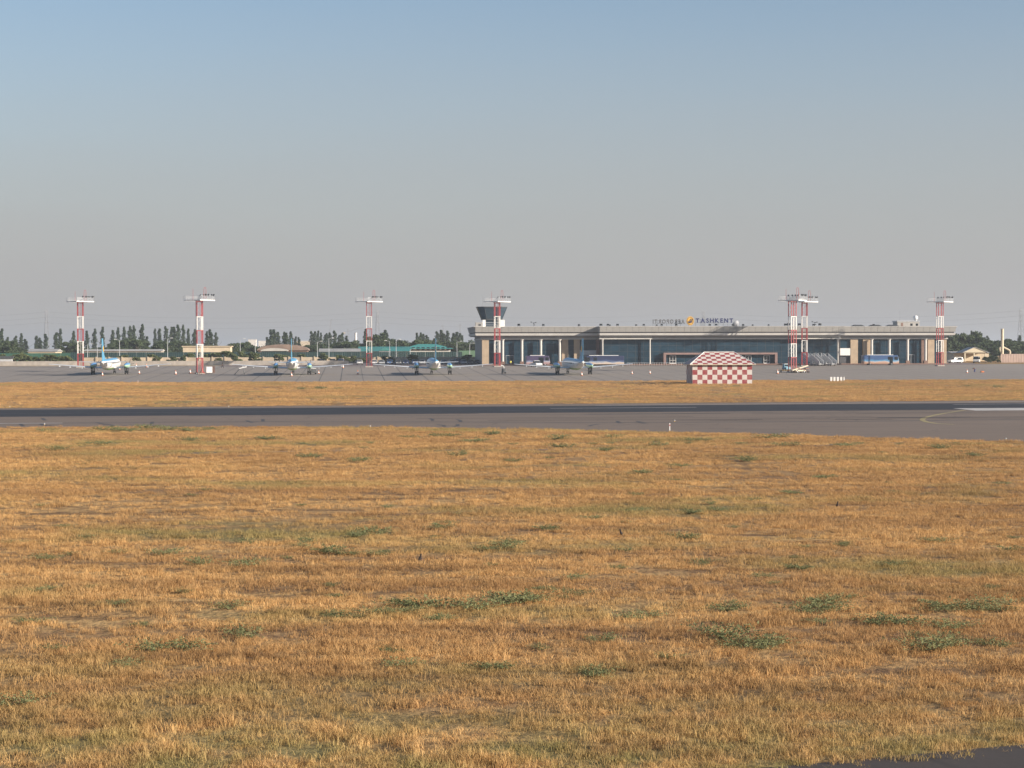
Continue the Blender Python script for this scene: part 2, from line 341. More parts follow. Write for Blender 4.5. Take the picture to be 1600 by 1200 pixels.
def grass_field():
    src = bpy.data.collections.new('grass_tufts')
    for k in range(6):
        o = bpy.data.objects.new('grass_tuft', tuft_mesh('grass_tuft', 40 + k, .6, 230, *(((.05, .14), (.05, .14), (.04, .11), (.06, .22), (.03, .08), (.02, .06))[k]), .0046, (.95, 1.0, 1.2, .9, 2.2, 3.2)[k])); src.objects.link(o)
    # field cells with their density (tufts per square metre) and size
    V = []; Fc = []; D = []; S = []
    def cell(p, d, s):
        o = len(V); V.extend([(x, y, gz(x, y)) for x, y in p]); Fc.append((o, o + 1, o + 2, o + 3)); D.append(d); S.append(s)
    def nearline(X):                                  # near edge of the runway
        P = [nearL] + near + [nearR]
        for a, b in zip(P[:-1], P[1:]):
            if a[0] <= X <= b[0]: return a[1] + (b[1] - a[1]) * (X - a[0]) / (b[0] - a[0])
        return 175
    def taxi(X): return max(20.0, e0[1] + (e1[1] - e0[1]) * (X - e0[0]) / (e1[0] - e0[0]))
    def farline(X): return far0[1] + (far1[1] - far0[1]) * (X - far0[0]) / (far1[0] - far0[0])
    ys = [26, 30, 34, 38, 42, 47, 53, 60, 68, 77, 87, 98, 110, 123, 137, 152, 168, 200]
    for j in range(len(ys) - 1):
        y0, y1 = ys[j], ys[j + 1]; w = .30 * y1 + 8; nx = max(8, int(2 * w / (1.2 if y0 < 40 else 4)))
        for i in range(nx):
            xa, xb = -w + 2 * w * i / nx, -w + 2 * w * (i + 1) / nx
            lo = lambda X: max(y0, taxi(X) - .12 + .3 * sin(X * 2.3) * sin(X * .9 + .5)); hi = lambda X: min(y1, nearline(X) - .15 + .9 * (sin(X * 1.7) * sin(X * .63 + 1) * .5 + .2))
            q = [lo(xa), lo(xb), hi(xb), hi(xa)]
            if q[3] - q[0] < .05 or q[2] - q[1] < .05: continue
            ym = .5 * (y0 + y1)
            cell([(xa, q[0]), (xb, q[1]), (xb, q[2]), (xa, q[3])], 4.2 if ym < 60 else 2.8 if ym < 110 else 1.9, 1.0 if ym < 110 else 1.12)
    for i in range(48):                               # strip between runway and apron
        xa, xb = -160 + 330 * i / 48, -160 + 330 * (i + 1) / 48
        a0, b0 = farline(xa) + .2, farline(xb) + .2
        a1, b1 = (AP0 + xa * sin(R)) / cos(R) - .2, (AP0 + xb * sin(R)) / cos(R) - .2
        for t0, t1 in ((0, .33), (.33, .66), (.66, 1)):
            cell([(xa, a0 + (a1 - a0) * t0), (xb, b0 + (b1 - b0) * t0), (xb, b0 + (b1 - b0) * t1), (xa, a0 + (a1 - a0) * t1)], .75, 1.35)
    me = bpy.data.meshes.new('dry_grass'); me.from_pydata(V, [], Fc); me.materials.append(M_ground)
    for nm, dat in (('dens', D), ('size', S)):
        at = me.attributes.new(nm, 'FLOAT', 'FACE'); at.data.foreach_set('value', dat)
    ob = tag(link('dry_grass', me), 'short dry straw coloured grass covering the airfield', 'grass', kind='stuff')
    ng = bpy.data.node_groups.new('scatter_tufts', 'GeometryNodeTree')
    ng.interface.new_socket('Geometry', in_out='INPUT', socket_type='NodeSocketGeometry'); ng.interface.new_socket('Geometry', in_out='OUTPUT', socket_type='NodeSocketGeometry')
    n, l = ng.nodes, ng.links
    gi, go = n.new('NodeGroupInput'), n.new('NodeGroupOutput')
    dp = n.new('GeometryNodeDistributePointsOnFaces'); na = n.new('GeometryNodeInputNamedAttribute'); na.data_type = 'FLOAT'; na.inputs[0].default_value = 'dens'
    ns = n.new('GeometryNodeInputNamedAttribute'); ns.data_type = 'FLOAT'; ns.inputs[0].default_value = 'size'
    pos = n.new('GeometryNodeInputPosition'); mp = n.new('ShaderNodeVectorMath'); mp.operation = 'MULTIPLY'; mp.inputs[1].default_value = (.25, .8, 1)
    nz = n.new('ShaderNodeTexNoise'); nz.inputs['Scale'].default_value = .55; nz.inputs['Detail'].default_value = 4
    mr = n.new('ShaderNodeMapRange'); mr.inputs[1].default_value = .38; mr.inputs[2].default_value = .56; mr.inputs[3].default_value = .10; mr.inputs[4].default_value = 1.2
    mu = n.new('ShaderNodeMath'); mu.operation = 'MULTIPLY'
    l.new(pos.outputs[0], mp.inputs[0]); l.new(mp.outputs[0], nz.inputs['Vector']); l.new(nz.outputs[0], mr.inputs[0])
    l.new(mr.outputs[0], mu.inputs[0]); l.new(na.outputs[0], mu.inputs[1]); l.new(mu.outputs[0], dp.inputs['Density'])
    l.new(gi.outputs[0], dp.inputs['Mesh'])
    # the size has to be sampled on the mesh before the points are made
    cap = n.new('GeometryNodeCaptureAttribute'); cap.domain = 'FACE'
    cap.capture_items.new('FLOAT', 'size'); l.new(gi.outputs[0], cap.inputs[0]); l.new(ns.outputs[0], cap.inputs[1]); l.new(cap.outputs[0], dp.inputs['Mesh'])
    ci = n.new('GeometryNodeCollectionInfo'); ci.inputs[0].default_value = src; ci.inputs[1].default_value = True; ci.inputs[2].default_value = True
    ip = n.new('GeometryNodeInstanceOnPoints'); ip.inputs['Pick Instance'].default_value = True
    ri = n.new('FunctionNodeRandomValue'); ri.data_type = 'INT'; ri.inputs[4].default_value = 0; ri.inputs[5].default_value = 5
    rr = n.new('FunctionNodeRandomValue'); rr.data_type = 'FLOAT_VECTOR'; rr.inputs[0].default_value = (-.08, -.08, 0); rr.inputs[1].default_value = (.08, .08, 6.283)
    rsz = n.new('FunctionNodeRandomValue'); rsz.data_type = 'FLOAT'; rsz.inputs[2].default_value = .6; rsz.inputs[3].default_value = 1.25
    ms = n.new('ShaderNodeMath'); ms.operation = 'MULTIPLY'; l.new(rsz.outputs[1], ms.inputs[0]); l.new(cap.outputs[1], ms.inputs[1])
    l.new(dp.outputs[0], ip.inputs['Points']); l.new(ci.outputs[0], ip.inputs['Instance']); l.new(ri.outputs[2], ip.inputs['Instance Index'])
    l.new(rr.outputs[0], ip.inputs['Rotation']); l.new(ms.outputs[0], ip.inputs['Scale'])
    l.new(ip.outputs[0], go.inputs[0])
    md = ob.modifiers.new('tufts', 'NODES'); md.node_group = ng
grass_field()
# ------------------------------------------------------------------ object materials
M_stone = mat('pale_cladding', (.33, .315, .29), .75, .10, .5)
M_band = mat('white_cornice_stone', (.52, .495, .455), .7, .08, .4)
M_beige = mat('beige_stone', (.40, .305, .21), .8, .12, .6)
M_frieze = mat('grey_frieze', (.30, .29, .29), .8, .1, .5)
M_dark = mat('dark_recess', (.07, .07, .075), .8, .1)
M_white = mat('white_paint', (.74, .73, .70), .55, .06, 1.5)
M_lgrey = mat('light_grey_metal', (.48, .49, .50), .5, .1, 2)
M_grey = mat('grey_metal', (.25, .26, .28), .5, .12, 2)
M_black = mat('black_rubber', (.02, .02, .022), .8, .2, 3)
M_dgrey = mat('dark_grey_metal', (.06, .065, .07), .6, .2, 3)
M_pink = mat('pink_granite', (.25, .16, .14), .6, .15, 1)
M_brown = mat('brown_stone', (.20, .12, .09), .7, .2, 1)
M_red = mat('red_paint', (.42, .065, .055), .55, .15, 1.5)
M_blue = mat('blue_paint', (.06, .16, .36), .45, .12, 1)
M_yellow = mat('yellow_paint', (.60, .36, .05), .5, .15, 1)
M_letter = mat('navy_letter', (.012, .018, .09), .5, .1, 2)
M_gold = mat('gold_disc', (.62, .36, .06), .5, .12, 2)
M_teal = mat('teal_roof', (.045, .20, .19), .6, .15, .3)
M_conc = mat('concrete', (.36, .325, .285), .9, .15, .8)
M_rust = mat('rusty_steel', (.26, .13, .085), .8, .3, 2)
M_cream = mat('cream_paint', (.58, .50, .36), .6, .1, 1)
M_skin = mat('skin', (.36, .21, .14), .6, .1)
def glass_mat(name, col, rough, spec=.5, coat=0.0):
    m, n, l, b = newmat(name)
    g = n.new('ShaderNodeNewGeometry')
    nz = noise_chain(n, l, g.outputs['Position'], .45, 3, (.6, .6, 2.6))
    l.new(ramp(n, l, nz, [(.35, tuple(x * .75 for x in col)), (.7, tuple(x * 1.35 for x in col))]), b.inputs['Base Color'])
    b.inputs['Roughness'].default_value = rough; b.inputs['Specular IOR Level'].default_value = spec
    bp = n.new('ShaderNodeBump'); bp.inputs['Strength'].default_value = .04; bp.inputs['Distance'].default_value = .3
    l.new(noise_chain(n, l, g.outputs['Position'], .8, 2), bp.inputs['Height']); l.new(bp.outputs[0], b.inputs['Normal'])
    return m
M_glass = glass_mat('tinted_glass', (.016, .040, .062), .09, .25)
M_tglass = glass_mat('tower_glass', (.03, .05, .07), .06)
M_wind = glass_mat('vehicle_glass', (.015, .02, .026), .06)
def band_mat(name, stops, axis='Z', rough=.5):
    """paint in bands along an object axis: stops = [(from, colour), ...]"""
    m, n, l, b = newmat(name); b.inputs['Roughness'].default_value = rough
    t = n.new('ShaderNodeTexCoord'); s = n.new('ShaderNodeSeparateXYZ'); l.new(t.outputs['Object'], s.inputs[0])
    cur = stops[0][1]
    for z, c in stops[1:]:
        g = n.new('ShaderNodeMath'); g.operation = 'GREATER_THAN'; g.inputs[1].default_value = z; l.new(s.outputs[axis], g.inputs[0])
        cur = mix(n, l, g.outputs[0], cur, c)
    nz = noise_chain(n, l, t.outputs['Object'], 1.3, 4)
    cur = mix(n, l, ramp(n, l, nz, [(.3, G3(.22)), (.6, G3(0))]), cur, (.25, .22, .2)) if hasattr(cur, 'links') else cur
    l.new(cur, b.inputs['Base Color']); return m

# ------------------------------------------------------------------ terminal
TV, TP = 567.0, 5.0                                   # facade line of the wings, projection of the middle
def upx(px, v): p = atv(px, v); return p.x * cos(R) + p.y * sin(R)
U0 = upx(753, TV)
def tx(px, dy=0.0): return upx(px, TV + dy) - U0      # photo column -> metres along the facade
L = tx(1479); CA, CB = tx(940, -TP), tx(1313, -TP)
term = thing('terminal_building', 'long pale airport terminal with dark glass front and heavy flat cornice', 'building', UV(U0, TV), R)
DEP = 31.0
MB().box(0, L, .9, DEP, 0, 7.6).build('core_wall', M_frieze, term)
MB().box(CA + .3, CB - .3, -TP + 1.2, .8, 0, 7.6).build('middle_core', M_frieze, term)
MB().box(-1.2, L + 1.2, .5, DEP, 10.2, 10.9).build('roof_deck', M_conc, term)
MB().box(-.02, .0, 1.0, DEP - .1, .1, 7.5).build('side_cladding', M_stone, term)
# cornice pieces: each level a frame piece with its own overhang
def cornice(x0, x1, yf, xl, xr):
    """yf: facade line; xl, xr: overhang past the ends"""
    def lev(name, z0, z1, o0, o1, m, yb=DEP):
        a = [(x0 - o0 * xl, yf - o0, z0), (x1 + o0 * xr, yf - o0, z0), (x1 + o0 * xr, yb, z0), (x0 - o0 * xl, yb, z0)]
        b = [(x0 - o1 * xl, yf - o1, z1), (x1 + o1 * xr, yf - o1, z1), (x1 + o1 * xr, yb, z1), (x0 - o1 * xl, yb, z1)]
        MB().hexa(a + b).build(name, m, term)
    yb = DEP if yf >= 0 else .4
    lev('architrave', 7.60, 7.90, .35, .35, M_band, yb); lev('frieze', 7.903, 8.55, .15, .15, M_frieze, yb)
    lev('soffit', 8.553, 8.75, 1.5, 1.6, M_frieze, yb); lev('white_band', 8.753, 9.40, 1.95, 2.1, M_band, yb)
    lev('groove', 9.403, 9.72, 1.75, 1.75, M_dark, yb); lev('parapet_back', 9.723, 11.28, 1.95, 2.35, M_stone, yb)
    lev('coping', 11.283, 11.40, 2.55, 2.55, M_band, yb)
    # parapet panels, each its own slab leaning out a little
    xa, xb = x0 - 2.1 * xl, x1 + 2.1 * xr; n = max(1, round((xb - xa) / 1.95)); w = (xb - xa) / n
    p = MB(); g = .035
    p.hexa([(g, -.10, 0), (w - g, -.10, 0), (w - g, .0, 0), (g, .0, 0), (g, -.50, 1.50), (w - g, -.50, 1.50), (w - g, -.40, 1.50), (g, -.40, 1.50)])
    me = None
    for i in range(n):
        if me is None: o = p.build('parapet_panel', M_stone, term); me = o.data
        else: o = link('parapet_panel', me, term)
        o.location = (xa + i * w, yf - 1.97 - rs.uniform(0, .012), 9.75)
cornice(0, CA - .003, 0, 1, 0)
cornice(CB + .003, L, 0, 0, 1)
cornice(CA, CB, -TP, 0.4, 0.4)
# glazing: panes with mullions
pane_cache = {}
def glazing(x0, x1, y, z0, z1, pw=2.3, ph=1.85):
    nx = max(1, round((x1 - x0) / pw)); nz = max(1, round((z1 - z0) / ph)); w = (x1 - x0) / nx; h = (z1 - z0) / nz
    key = (round(w, 2), round(h, 2))
    for i in range(nx):
        for k in range(nz):
            if key not in pane_cache:
                o = MB().box(-w / 2 + .03, w / 2 - .03, 0, .03, -h / 2 + .03, h / 2 - .03).build('pane', M_glass, term); pane_cache[key] = o.data
            else: o = link('pane', pane_cache[key], term)
            o.location = (x0 + (i + .5) * w, y, z0 + (k + .5) * h)
            o.rotation_euler = (radians(rs.gauss(0, .35)), 0, radians(rs.gauss(0, .35)))
    m = MB()
    for i in range(nx + 1): m.box(x0 + i * w - .03, x0 + i * w + .03, y - .03, y + .06, z0, z1)
    for k in range(nz + 1): m.box(x0, x1, y - .028, y + .058, z0 + k * h - .028, z0 + k * h + .028)
    m.build('mullions', M_dgrey, term)
    MB().box(x0, x1, y + .10, y + .2, z0, z1).build('interior_screen', M_dark, term)
def slab(name, a, b, y0, y1, z0, z1, m): MB().box(a, b, y0, y1, z0, z1).build(name, m, term)
def column(px, y, r, z1=7.6, base=True, m=None):
    c = MB().lathe([(r, .5 if base else 0), (r, z1 - .3), (r * 1.45, z1 - .12), (r * 1.45, z1)], (tx(px, y), y, 0), 14).build('column', m or M_band, term, smooth=True)
    if base: MB().cbox((tx(px, y), y, .55), (r * 2.9, r * 2.9, 1.1)).build('column_base', M_brown, term)
for a, b in ((764, 878), (888, 897), (1341, 1348), (1362, 1440), (1460, 1471)): glazing(tx(a), tx(b), .55, .3, 7.55)
for a, b in ((753.3, 764), (878, 888), (897, 906), (1329, 1340.5), (1348.5, 1361.5), (1449.5, 1460), (1471, 1479)):
    slab('pilaster', tx(a), tx(b), -.05, .85, 0, 7.597, M_beige)
slab('pilaster', tx(932, 0), CA - .02, -.03, .85, 0, 7.596, M_pink)
slab('pilaster', tx(1440), tx(1449.3), .2, .85, 0, 7.595, M_brown)
glazing(tx(906.3), tx(931.5), .5, 4.4, 7.55); slab('spandrel', tx(906.1), tx(931.8), .2, .85, 3.0, 4.35, M_lgrey); slab('gate', tx(906.2), tx(931.7), .45, .86, 0, 2.95, M_grey)
glazing(tx(1313.5), tx(1328.5), .5, 4.9, 7.55); slab('spandrel', tx(1313), tx(1328.7), .0, .85, 2.7, 4.85, M_white)
slab('dark_bay', tx(1313.2), tx(1328.6), .6, .87, 0, 2.65, M_dark)
for px in (785.5, 815.5, 845, 874.5, 1362, 1389.5, 1418, 1446): column(px, -1.1, .40)
glazing(CA + .5, CB - .5, -TP + 1.0, .35, 7.55, 2.4, 1.8)
for px in (941.5, 1015.5, 1309): column(px, -TP - .6, .24, base=False)
slab('lintel_beam', tx(936, -TP), tx(1018, -TP), -TP - .95, -TP - .36, 7.62, 7.92, M_band); slab('lintel_beam', tx(1238, -TP), tx(1312, -TP), -TP - .95, -TP - .36, 7.62, 7.92, M_band)
slab('lintel_beam', tx(936, -TP), tx(1018, -TP), -TP - .9, -TP - .36, 8.15, 8.45, M_band); slab('lintel_beam', tx(1238, -TP), tx(1312, -TP), -TP - .9, -TP - .36, 8.15, 8.45, M_band)
slab('plinth', -.1, CA - .05, -1.9, .5, 0, .28, M_brown); slab('plinth', CB + .05, L + .1, -1.9, .5, 0, .28, M_brown); slab('plinth', CA, CB, -TP - 1.2, -TP + .95, 0, .34, M_brown)
# entrance portal and doors
pa, pb = tx(1037, -TP - .5), tx(1215, -TP - .5)
MB().box(pa, pb, -TP - .5, -TP + .9, 3.05, 3.6).box(pa, pa + .75, -TP - .48, -TP + .9, .35, 3.05).box(pb - .75, pb, -TP - .48, -TP + .9, .35, 3.05).build('entrance_portal', M_pink, term)
for px in (1052, 1092, 1131, 1170, 1199):
    x = tx(px, -TP); d = MB()
    for a in (-.95, -.03, .85): d.box(x + a, x + a + .1, -TP + .75, -TP + .9, .35, 2.6)
    d.box(x - .95, x + .95, -TP + .75, -TP + .9, 2.6, 2.72).box(x - .95, x + .95, -TP + .76, -TP + .89, .36, .55).box(x - .95, x + .95, -TP + .77, -TP + .88, 1.3, 1.38)
    dd = d.build('door', M_white, term)
    MB().box(x - .84, x + .84, -TP + .83, -TP + .86, .4, 2.6).build('door_glass', M_wind, dd)
for px in (797, 1424):
    x = tx(px); d = MB()
    for a in (-1.2, -.04, 1.12): d.box(x + a, x + a + .08, .38, .5, .3, 2.8)
    d.box(x - 1.2, x + 1.2, .38, .5, 2.8, 2.9); d.build('door', M_lgrey, term)
# railing posts along the forecourt edge
# ---- control tower on the roof
Tb = UV(U0 + tx(768.5, 9), TV + 9); Tb.z += 10.9
tower = thing('control_tower', 'small control tower with outward leaning dark glass cab on the terminal roof', 'tower', Tb, R)
def octa(w, z, c=.22): h = w / 2; k = w * c; return [(-h + k, -h, z), (h - k, -h, z), (h, -h + k, z), (h, h - k, z), (h - k, h, z), (-h + k, h, z), (-h, h - k, z), (-h, -h + k, z)]
MB().loft([octa(6.1, 2.75), octa(8.8, 6.15)]).build('cab_glass', M_tglass, tower)
MB().loft([octa(9.1, 6.153), octa(9.1, 6.4)]).build('cab_roof', M_dgrey, tower)
MB().loft([octa(6.3, 2.45), octa(6.3, 2.747)]).build('cab_floor', M_dgrey, tower)
MB().box(-2.6, 2.6, -2.6, 2.6, 0, 2.45).build('stair_block', M_tglass, tower)
for a, b in zip(octa(6.14, 2.75), octa(8.84, 6.15)): MB().bar(a, b, .06, 4).build('cab_post', M_dgrey, tower)
for x0, x1 in ((-2.95, -2.05), (2.3, 3.7)): MB().box(x0, x1, -3.05, -2.0, 0, 2.447).build('white_pier', M_white, tower)
MB().box(-2.05, 2.3, -3.0, -2.94, 1.55, 1.65).box(-2.05, 2.3, -3.0, -2.94, .9, .97).build('railing', M_lgrey, tower)
for x, y, h in ((-2.7, 1, 3.6), (3.0, -1, 2.4), (1.2, 2, 1.4)): MB().bar((x, y, 6.4), (x, y, 6.4 + h), .04, 4, .02).build('antenna', M_grey, tower)
pl = UV(U0 + tx(748, 5), TV + 5); pl.z += 10.9
o = thing('roof_plant_box', 'pale boxed air unit with dark vent beside the control tower', 'air unit', pl, R)
MB().box(-1.0, 1.0, -.9, .9, 0, 1.7).build('casing', M_stone, o); MB().box(-.05, .65, -.96, -.9, .7, 1.25).build('vent', M_dark, o); MB().box(-1.1, 1.1, -1, 1, 1.703, 1.8).build('lid', M_lgrey, o)
# ---- penthouse, dishes, skylights, floodlights on the roof
def roofpt(px, dy): p = UV(U0 + tx(px, dy), TV + dy); p.z = gz(*UV(U0, TV)[:2]) + (10.9 if dy > .5 else 11.4); return p
ph = thing('roof_penthouse', 'small pale penthouse with two square windows on the terminal roof', 'penthouse', roofpt(1416, 12), R)
MB().box(-3.5, 3.4, -2.5, 2.5, 0, 2.1).build('wall', M_stone, ph); MB().box(-3.7, 3.55, -2.7, 2.7, 2.103, 2.35).build('roof', M_lgrey, ph)
for x in (.9, 2.6): MB().box(x - .35, x + .35, -2.53, -2.5, .8, 1.5).build('window', M_wind, ph)
MB().box(-2.4, -1.7, -2.53, -2.5, .05, 1.7).build('door', M_brown, ph)
wt = thing('water_tank', 'white round tank on the roof penthouse', 'tank', roofpt(1430.5, 12) + Vector((0, 0, 2.35)), R)
MB().sphere((0, 0, .95), .75, 12, 8).build('vessel', M_white, wt, smooth=True); MB().lathe([(.4, 0), (.3, .35)], n=8).build('stand', M_grey, wt)
for px, dy, h in ((1406, 12, 5.6), (1436, 13, 4.5), (1330, 3, 1.2)):
    a = thing('roof_antenna', {1406: 'tall whip antenna left of the white round tank on the penthouse', 1436: 'whip antenna right of the white round tank on the penthouse', 1330: 'short thin antenna at the left end of the roof skylights'}[px], 'antenna', roofpt(px, dy), R)
    MB().bar((0, 0, 0), (0, 0, h), .05, 5, .02).build('rod', M_grey, a); MB().cbox((0, 0, .1), (.4, .4, .2)).build('foot', M_dgrey, a)
for px in (1340, 1367, 1394):
    s = thing('roof_skylight', 'low dark hipped skylight on the right wing of the terminal roof', 'skylight', roofpt(px, 7), R, 'skylights of the terminal roof')
    MB().hexa([(-2.1, -1.4, .55), (2.1, -1.4, .55), (2.1, 1.4, .55), (-2.1, 1.4, .55), (-1.1, -.5, 1.1), (1.1, -.5, 1.1), (1.1, .5, 1.1), (-1.1, .5, 1.1)]).build('glazed_top', M_dgrey, s)
    MB().box(-2.1, 2.1, -1.4, 1.4, 0, .547).build('curb', M_conc, s)
dish = thing('satellite_dish', 'grey satellite dish beside the blue rooftop letters', 'dish', roofpt(1152, 6), R)
MB().lathe([(.1, 0), (.6, .12), (1.05, .42), (1.15, .62)], n=16).build('bowl', M_grey, dish, smooth=True)
b = dish.children[0]; b.rotation_euler = (radians(-70), 0, radians(25)); b.location = (0, .3, 1.2)
MB().bar((0, .3, 0), (0, .3, 1.2), .09, 6).build('post', M_grey, dish)
fl = thing('roof_floodlight', 'small dark floodlight on the terminal parapet', 'floodlight', roofpt(905, -1.4), R, 'floodlights along the terminal parapet')
hd = MB().box(-.32, .32, -.28, .22, .22, .72).build('head', M_dgrey, fl, bevel=.05); MB().box(-.27, .27, -.30, -.28, .28, .66).build('lens', M_wind, hd)
MB().box(-.36, -.33, -.06, .06, 0, .5).box(.33, .36, -.06, .06, 0, .5).box(-.36, .36, -.08, .08, 0, .04).build('bracket', M_dgrey, fl)
first = True
for px in (905, 811, 849, 939, 950, 953, 965, 994, 1006, 1026, 1034, 1057, 1109, 1119, 1145, 1161, 1176, 1201, 1227, 1232, 1249, 1271, 1281, 1365):
    mid = 940 < px < 1313; f = fl if first else copy_tree(fl); first = False
    f['label'] = 'small dark floodlight on the parapet ' + ('left of the rooftop letters' if mid and px < 1020 else 'below the rooftop letters' if mid and px < 1160 else 'above the entrance right of the letters' if mid else 'of the left wing' if px < 940 else 'of the right wing'); f.location = roofpt(px, -TP - 1.6 if mid else -1.6); f.rotation_euler.z = R + rs.uniform(-.7, .7); f.scale = (rs.uniform(.7, 1.25),) * 3
for px, lab in ((834, 'tripod of dark cameras on the parapet right of the control tower'), (1273, 'dark camera tripod on the parapet above the passenger stairs')):
    c = thing('camera_mount', lab, 'camera mount', roofpt(px, -1.6 if px < 900 else -TP - 1.6), R)
    MB().bar((0, 0, 0), (0, 0, 1.15), .05, 5).bar((-.8, 0, 1.15), (.75, 0, 1.15), .04, 4).build('mast', M_dgrey, c)
    for x, z in ((-.75, 1.35), (.05, 1.0), (.6, 1.2), (.2, .5)): MB().box(x - .18, x + .18, -.4, .15, z - .12, z + .12).build('camera', M_dgrey, c, bevel=.03)
# ---- rooftop letters
def letters(word, root, x0, width, cap, m, depth=.12, mirror=False, z0=0.0):
    cu = bpy.data.curves.new('t', 'FONT'); objs = []; x = 0.0
    for ch in word:
        c = bpy.data.curves.new('t', 'FONT'); c.body = ch; c.size = 1.4; c.extrude = depth; c.offset = .045
        t = bpy.data.objects.new('t', c); COL.objects.link(t); bpy.context.view_layer.update()
        me = bpy.data.meshes.new_from_object(t.evaluated_get(bpy.context.evaluated_depsgraph_get())); bpy.data.objects.remove(t)
        xs = [v.co.x for v in me.vertices]; objs.append((me, min(xs), max(xs)))
    gap = .34; tot = sum(b - a for _, a, b in objs) + gap * (len(objs) - 1); k = width / tot; ys = [v.co.y for v in objs[0][0].vertices]; kz = cap / (max(ys) - min(ys))
    for me, a, b in objs:
        for v in me.vertices:
            X = (v.co.x - a + x) * k
            v.co = (x0 + (width - X if mirror else X), v.co.z, z0 + v.co.y * kz)
        if mirror: me.flip_normals()
        me.materials.clear(); me.materials.append(m); link('letter', me, root); x += b - a + gap
def sign_frame(root, x0, x1, z0):
    f = MB()
    for i in range(int((x1 - x0) / 1.4) + 1):
        x = x0 + i * 1.4; f.bar((x, .25, 0), (x, .25, z0 + 1.0), .035, 4).bar((x, .25, z0 + .8), (x, 1.2, 0), .03, 4)
    f.bar((x0, .22, z0 + .05), (x1, .22, z0 + .05), .04, 4).bar((x0, .22, z0 + .9), (x1, .22, z0 + .9), .04, 4).build('sign_frame', M_grey, root)
s1 = thing('rooftop_sign', 'navy blue rooftop letters spelling TASHKENT', 'sign', roofpt(1087, 4), R)
letters('TASHKENT', s1, 0, 11.4, 1.32, M_letter, z0=1.75); sign_frame(s1, .1, 11.3, 1.75)
s2 = thing('rooftop_sign', 'grey rooftop letters seen from behind left of the round gold emblem', 'sign', roofpt(1020, 6), R)
letters('AEROPORTI', s2, 0, 9.7, 1.3, mat('dull_letter', (.11, .11, .115), .6, .1, 2), mirror=True, z0=1.5); sign_frame(s2, .1, 9.6, 1.5)
em = thing('rooftop_emblem', 'round gold emblem with dark bird mark on the terminal roof', 'emblem', roofpt(1078.5, 4), R); em.scale.z = 1.18
o = MB().loft([[(1.15 * cos(2 * pi * i / 28), y, 1.9 + 1.15 * sin(2 * pi * i / 28)) for i in range(28)] for y in (-.1, .1)]).build('disc', M_gold, em)
rg = MB()
for i in range(28):
    a, b2 = 2 * pi * i / 28, 2 * pi * (i + 1) / 28; rg.bar((.92 * cos(a), -.13, 1.9 + .92 * sin(a)), (.92 * cos(b2), -.13, 1.9 + .92 * sin(b2)), .05, 4)
rg.build('ring', M_brown, em)
bd = MB()
for pts in ([(-.6, 1.75), (-.25, 1.6), (.25, 1.75), (.7, 2.3)], [(-.5, 1.5), (-.1, 1.42), (.35, 1.55), (.6, 1.75)], [(-.1, 1.75), (0, 2.15), (.3, 2.35)]):
    for p, q in zip(pts[:-1], pts[1:]): bd.bar((p[0], -.14, p[1]), (q[0], -.14, q[1]), .10, 5)
bd.build('bird_mark', M_letter, em)
MB().bar((-.4, .3, 0), (-.4, .2, 1.6), .05, 4).bar((.4, .3, 0), (.4, .2, 1.6), .05, 4).build('stand', M_grey, em)

# ------------------------------------------------------------------ checkered hut
hp = onground(1082, 601.2); hp2 = onground(1170, 600.6)
HW = (hp2 - hp).length; HD = 7.2; HH = 4.15; CS = HW / 12
hut = thing('checkered_hut', 'red and white checkered hut with hipped checkered roof on the dry grass', 'hut', hp, R)
def checker_mat(name, ax, sx, sz, oz=0.0, ox=0.0):
    m, n, l, b = newmat(name); b.inputs['Roughness'].default_value = .6
    t = n.new('ShaderNodeTexCoord'); s = n.new('ShaderNodeSeparateXYZ'); l.new(t.outputs['Object'], s.inputs[0]); out = []
    for axis, sc, off in ((ax, sx, ox), ('Z', sz, oz)):
        a = n.new('ShaderNodeMath'); a.operation = 'MULTIPLY_ADD'; a.inputs[1].default_value = 1 / sc; a.inputs[2].default_value = 40 + off; l.new(s.outputs[axis], a.inputs[0])
        f = n.new('ShaderNodeMath'); f.operation = 'FLOOR'; l.new(a.outputs[0], f.inputs[0]); out.append(f.outputs[0])
    ad = n.new('ShaderNodeMath'); ad.operation = 'ADD'; l.new(out[0], ad.inputs[0]); l.new(out[1], ad.inputs[1])
    mo = n.new('ShaderNodeMath'); mo.operation = 'MODULO'; mo.inputs[1].default_value = 2; l.new(ad.outputs[0], mo.inputs[0])
    nz = noise_chain(n, l, t.outputs['Object'], 1.1, 5)
    c = mix(n, l, mo.outputs[0], (.24, .026, .032), (.54, .505, .465))
    c = mix(n, l, ramp(n, l, nz, [(.3, G3(.28)), (.6, G3(0))]), c, (.40, .30, .25))
    l.new(c, b.inputs['Base Color']); return m
Mcx = checker_mat('checker_front', 'X', CS, HH / 4); Mcy = checker_mat('checker_side', 'Y', HD / 8, HH / 4, ox=1)
RH = 2.55; EO = .62; rl = 3.2
Mrx = checker_mat('checker_roof_front', 'X', CS, RH / 6, oz=-HH / (RH / 6)); Mry = checker_mat('checker_roof_end', 'Y', HD / 8, RH / 6, oz=-HH / (RH / 6))
w = MB()
w.add([(0, 0, 0), (HW, 0, 0), (HW, 0, HH), (0, 0, HH)], [(0, 1, 2, 3)], 0).add([(HW, HD, 0), (0, HD, 0), (0, HD, HH), (HW, HD, HH)], [(0, 1, 2, 3)], 0)
w.add([(0, HD, 0), (0, 0, 0), (0, 0, HH), (0, HD, HH)], [(0, 1, 2, 3)], 1).add([(HW, 0, 0), (HW, HD, 0), (HW, HD, HH), (HW, 0, HH)], [(0, 1, 2, 3)], 1)
w.build('wall', [Mcx, Mcy], hut)
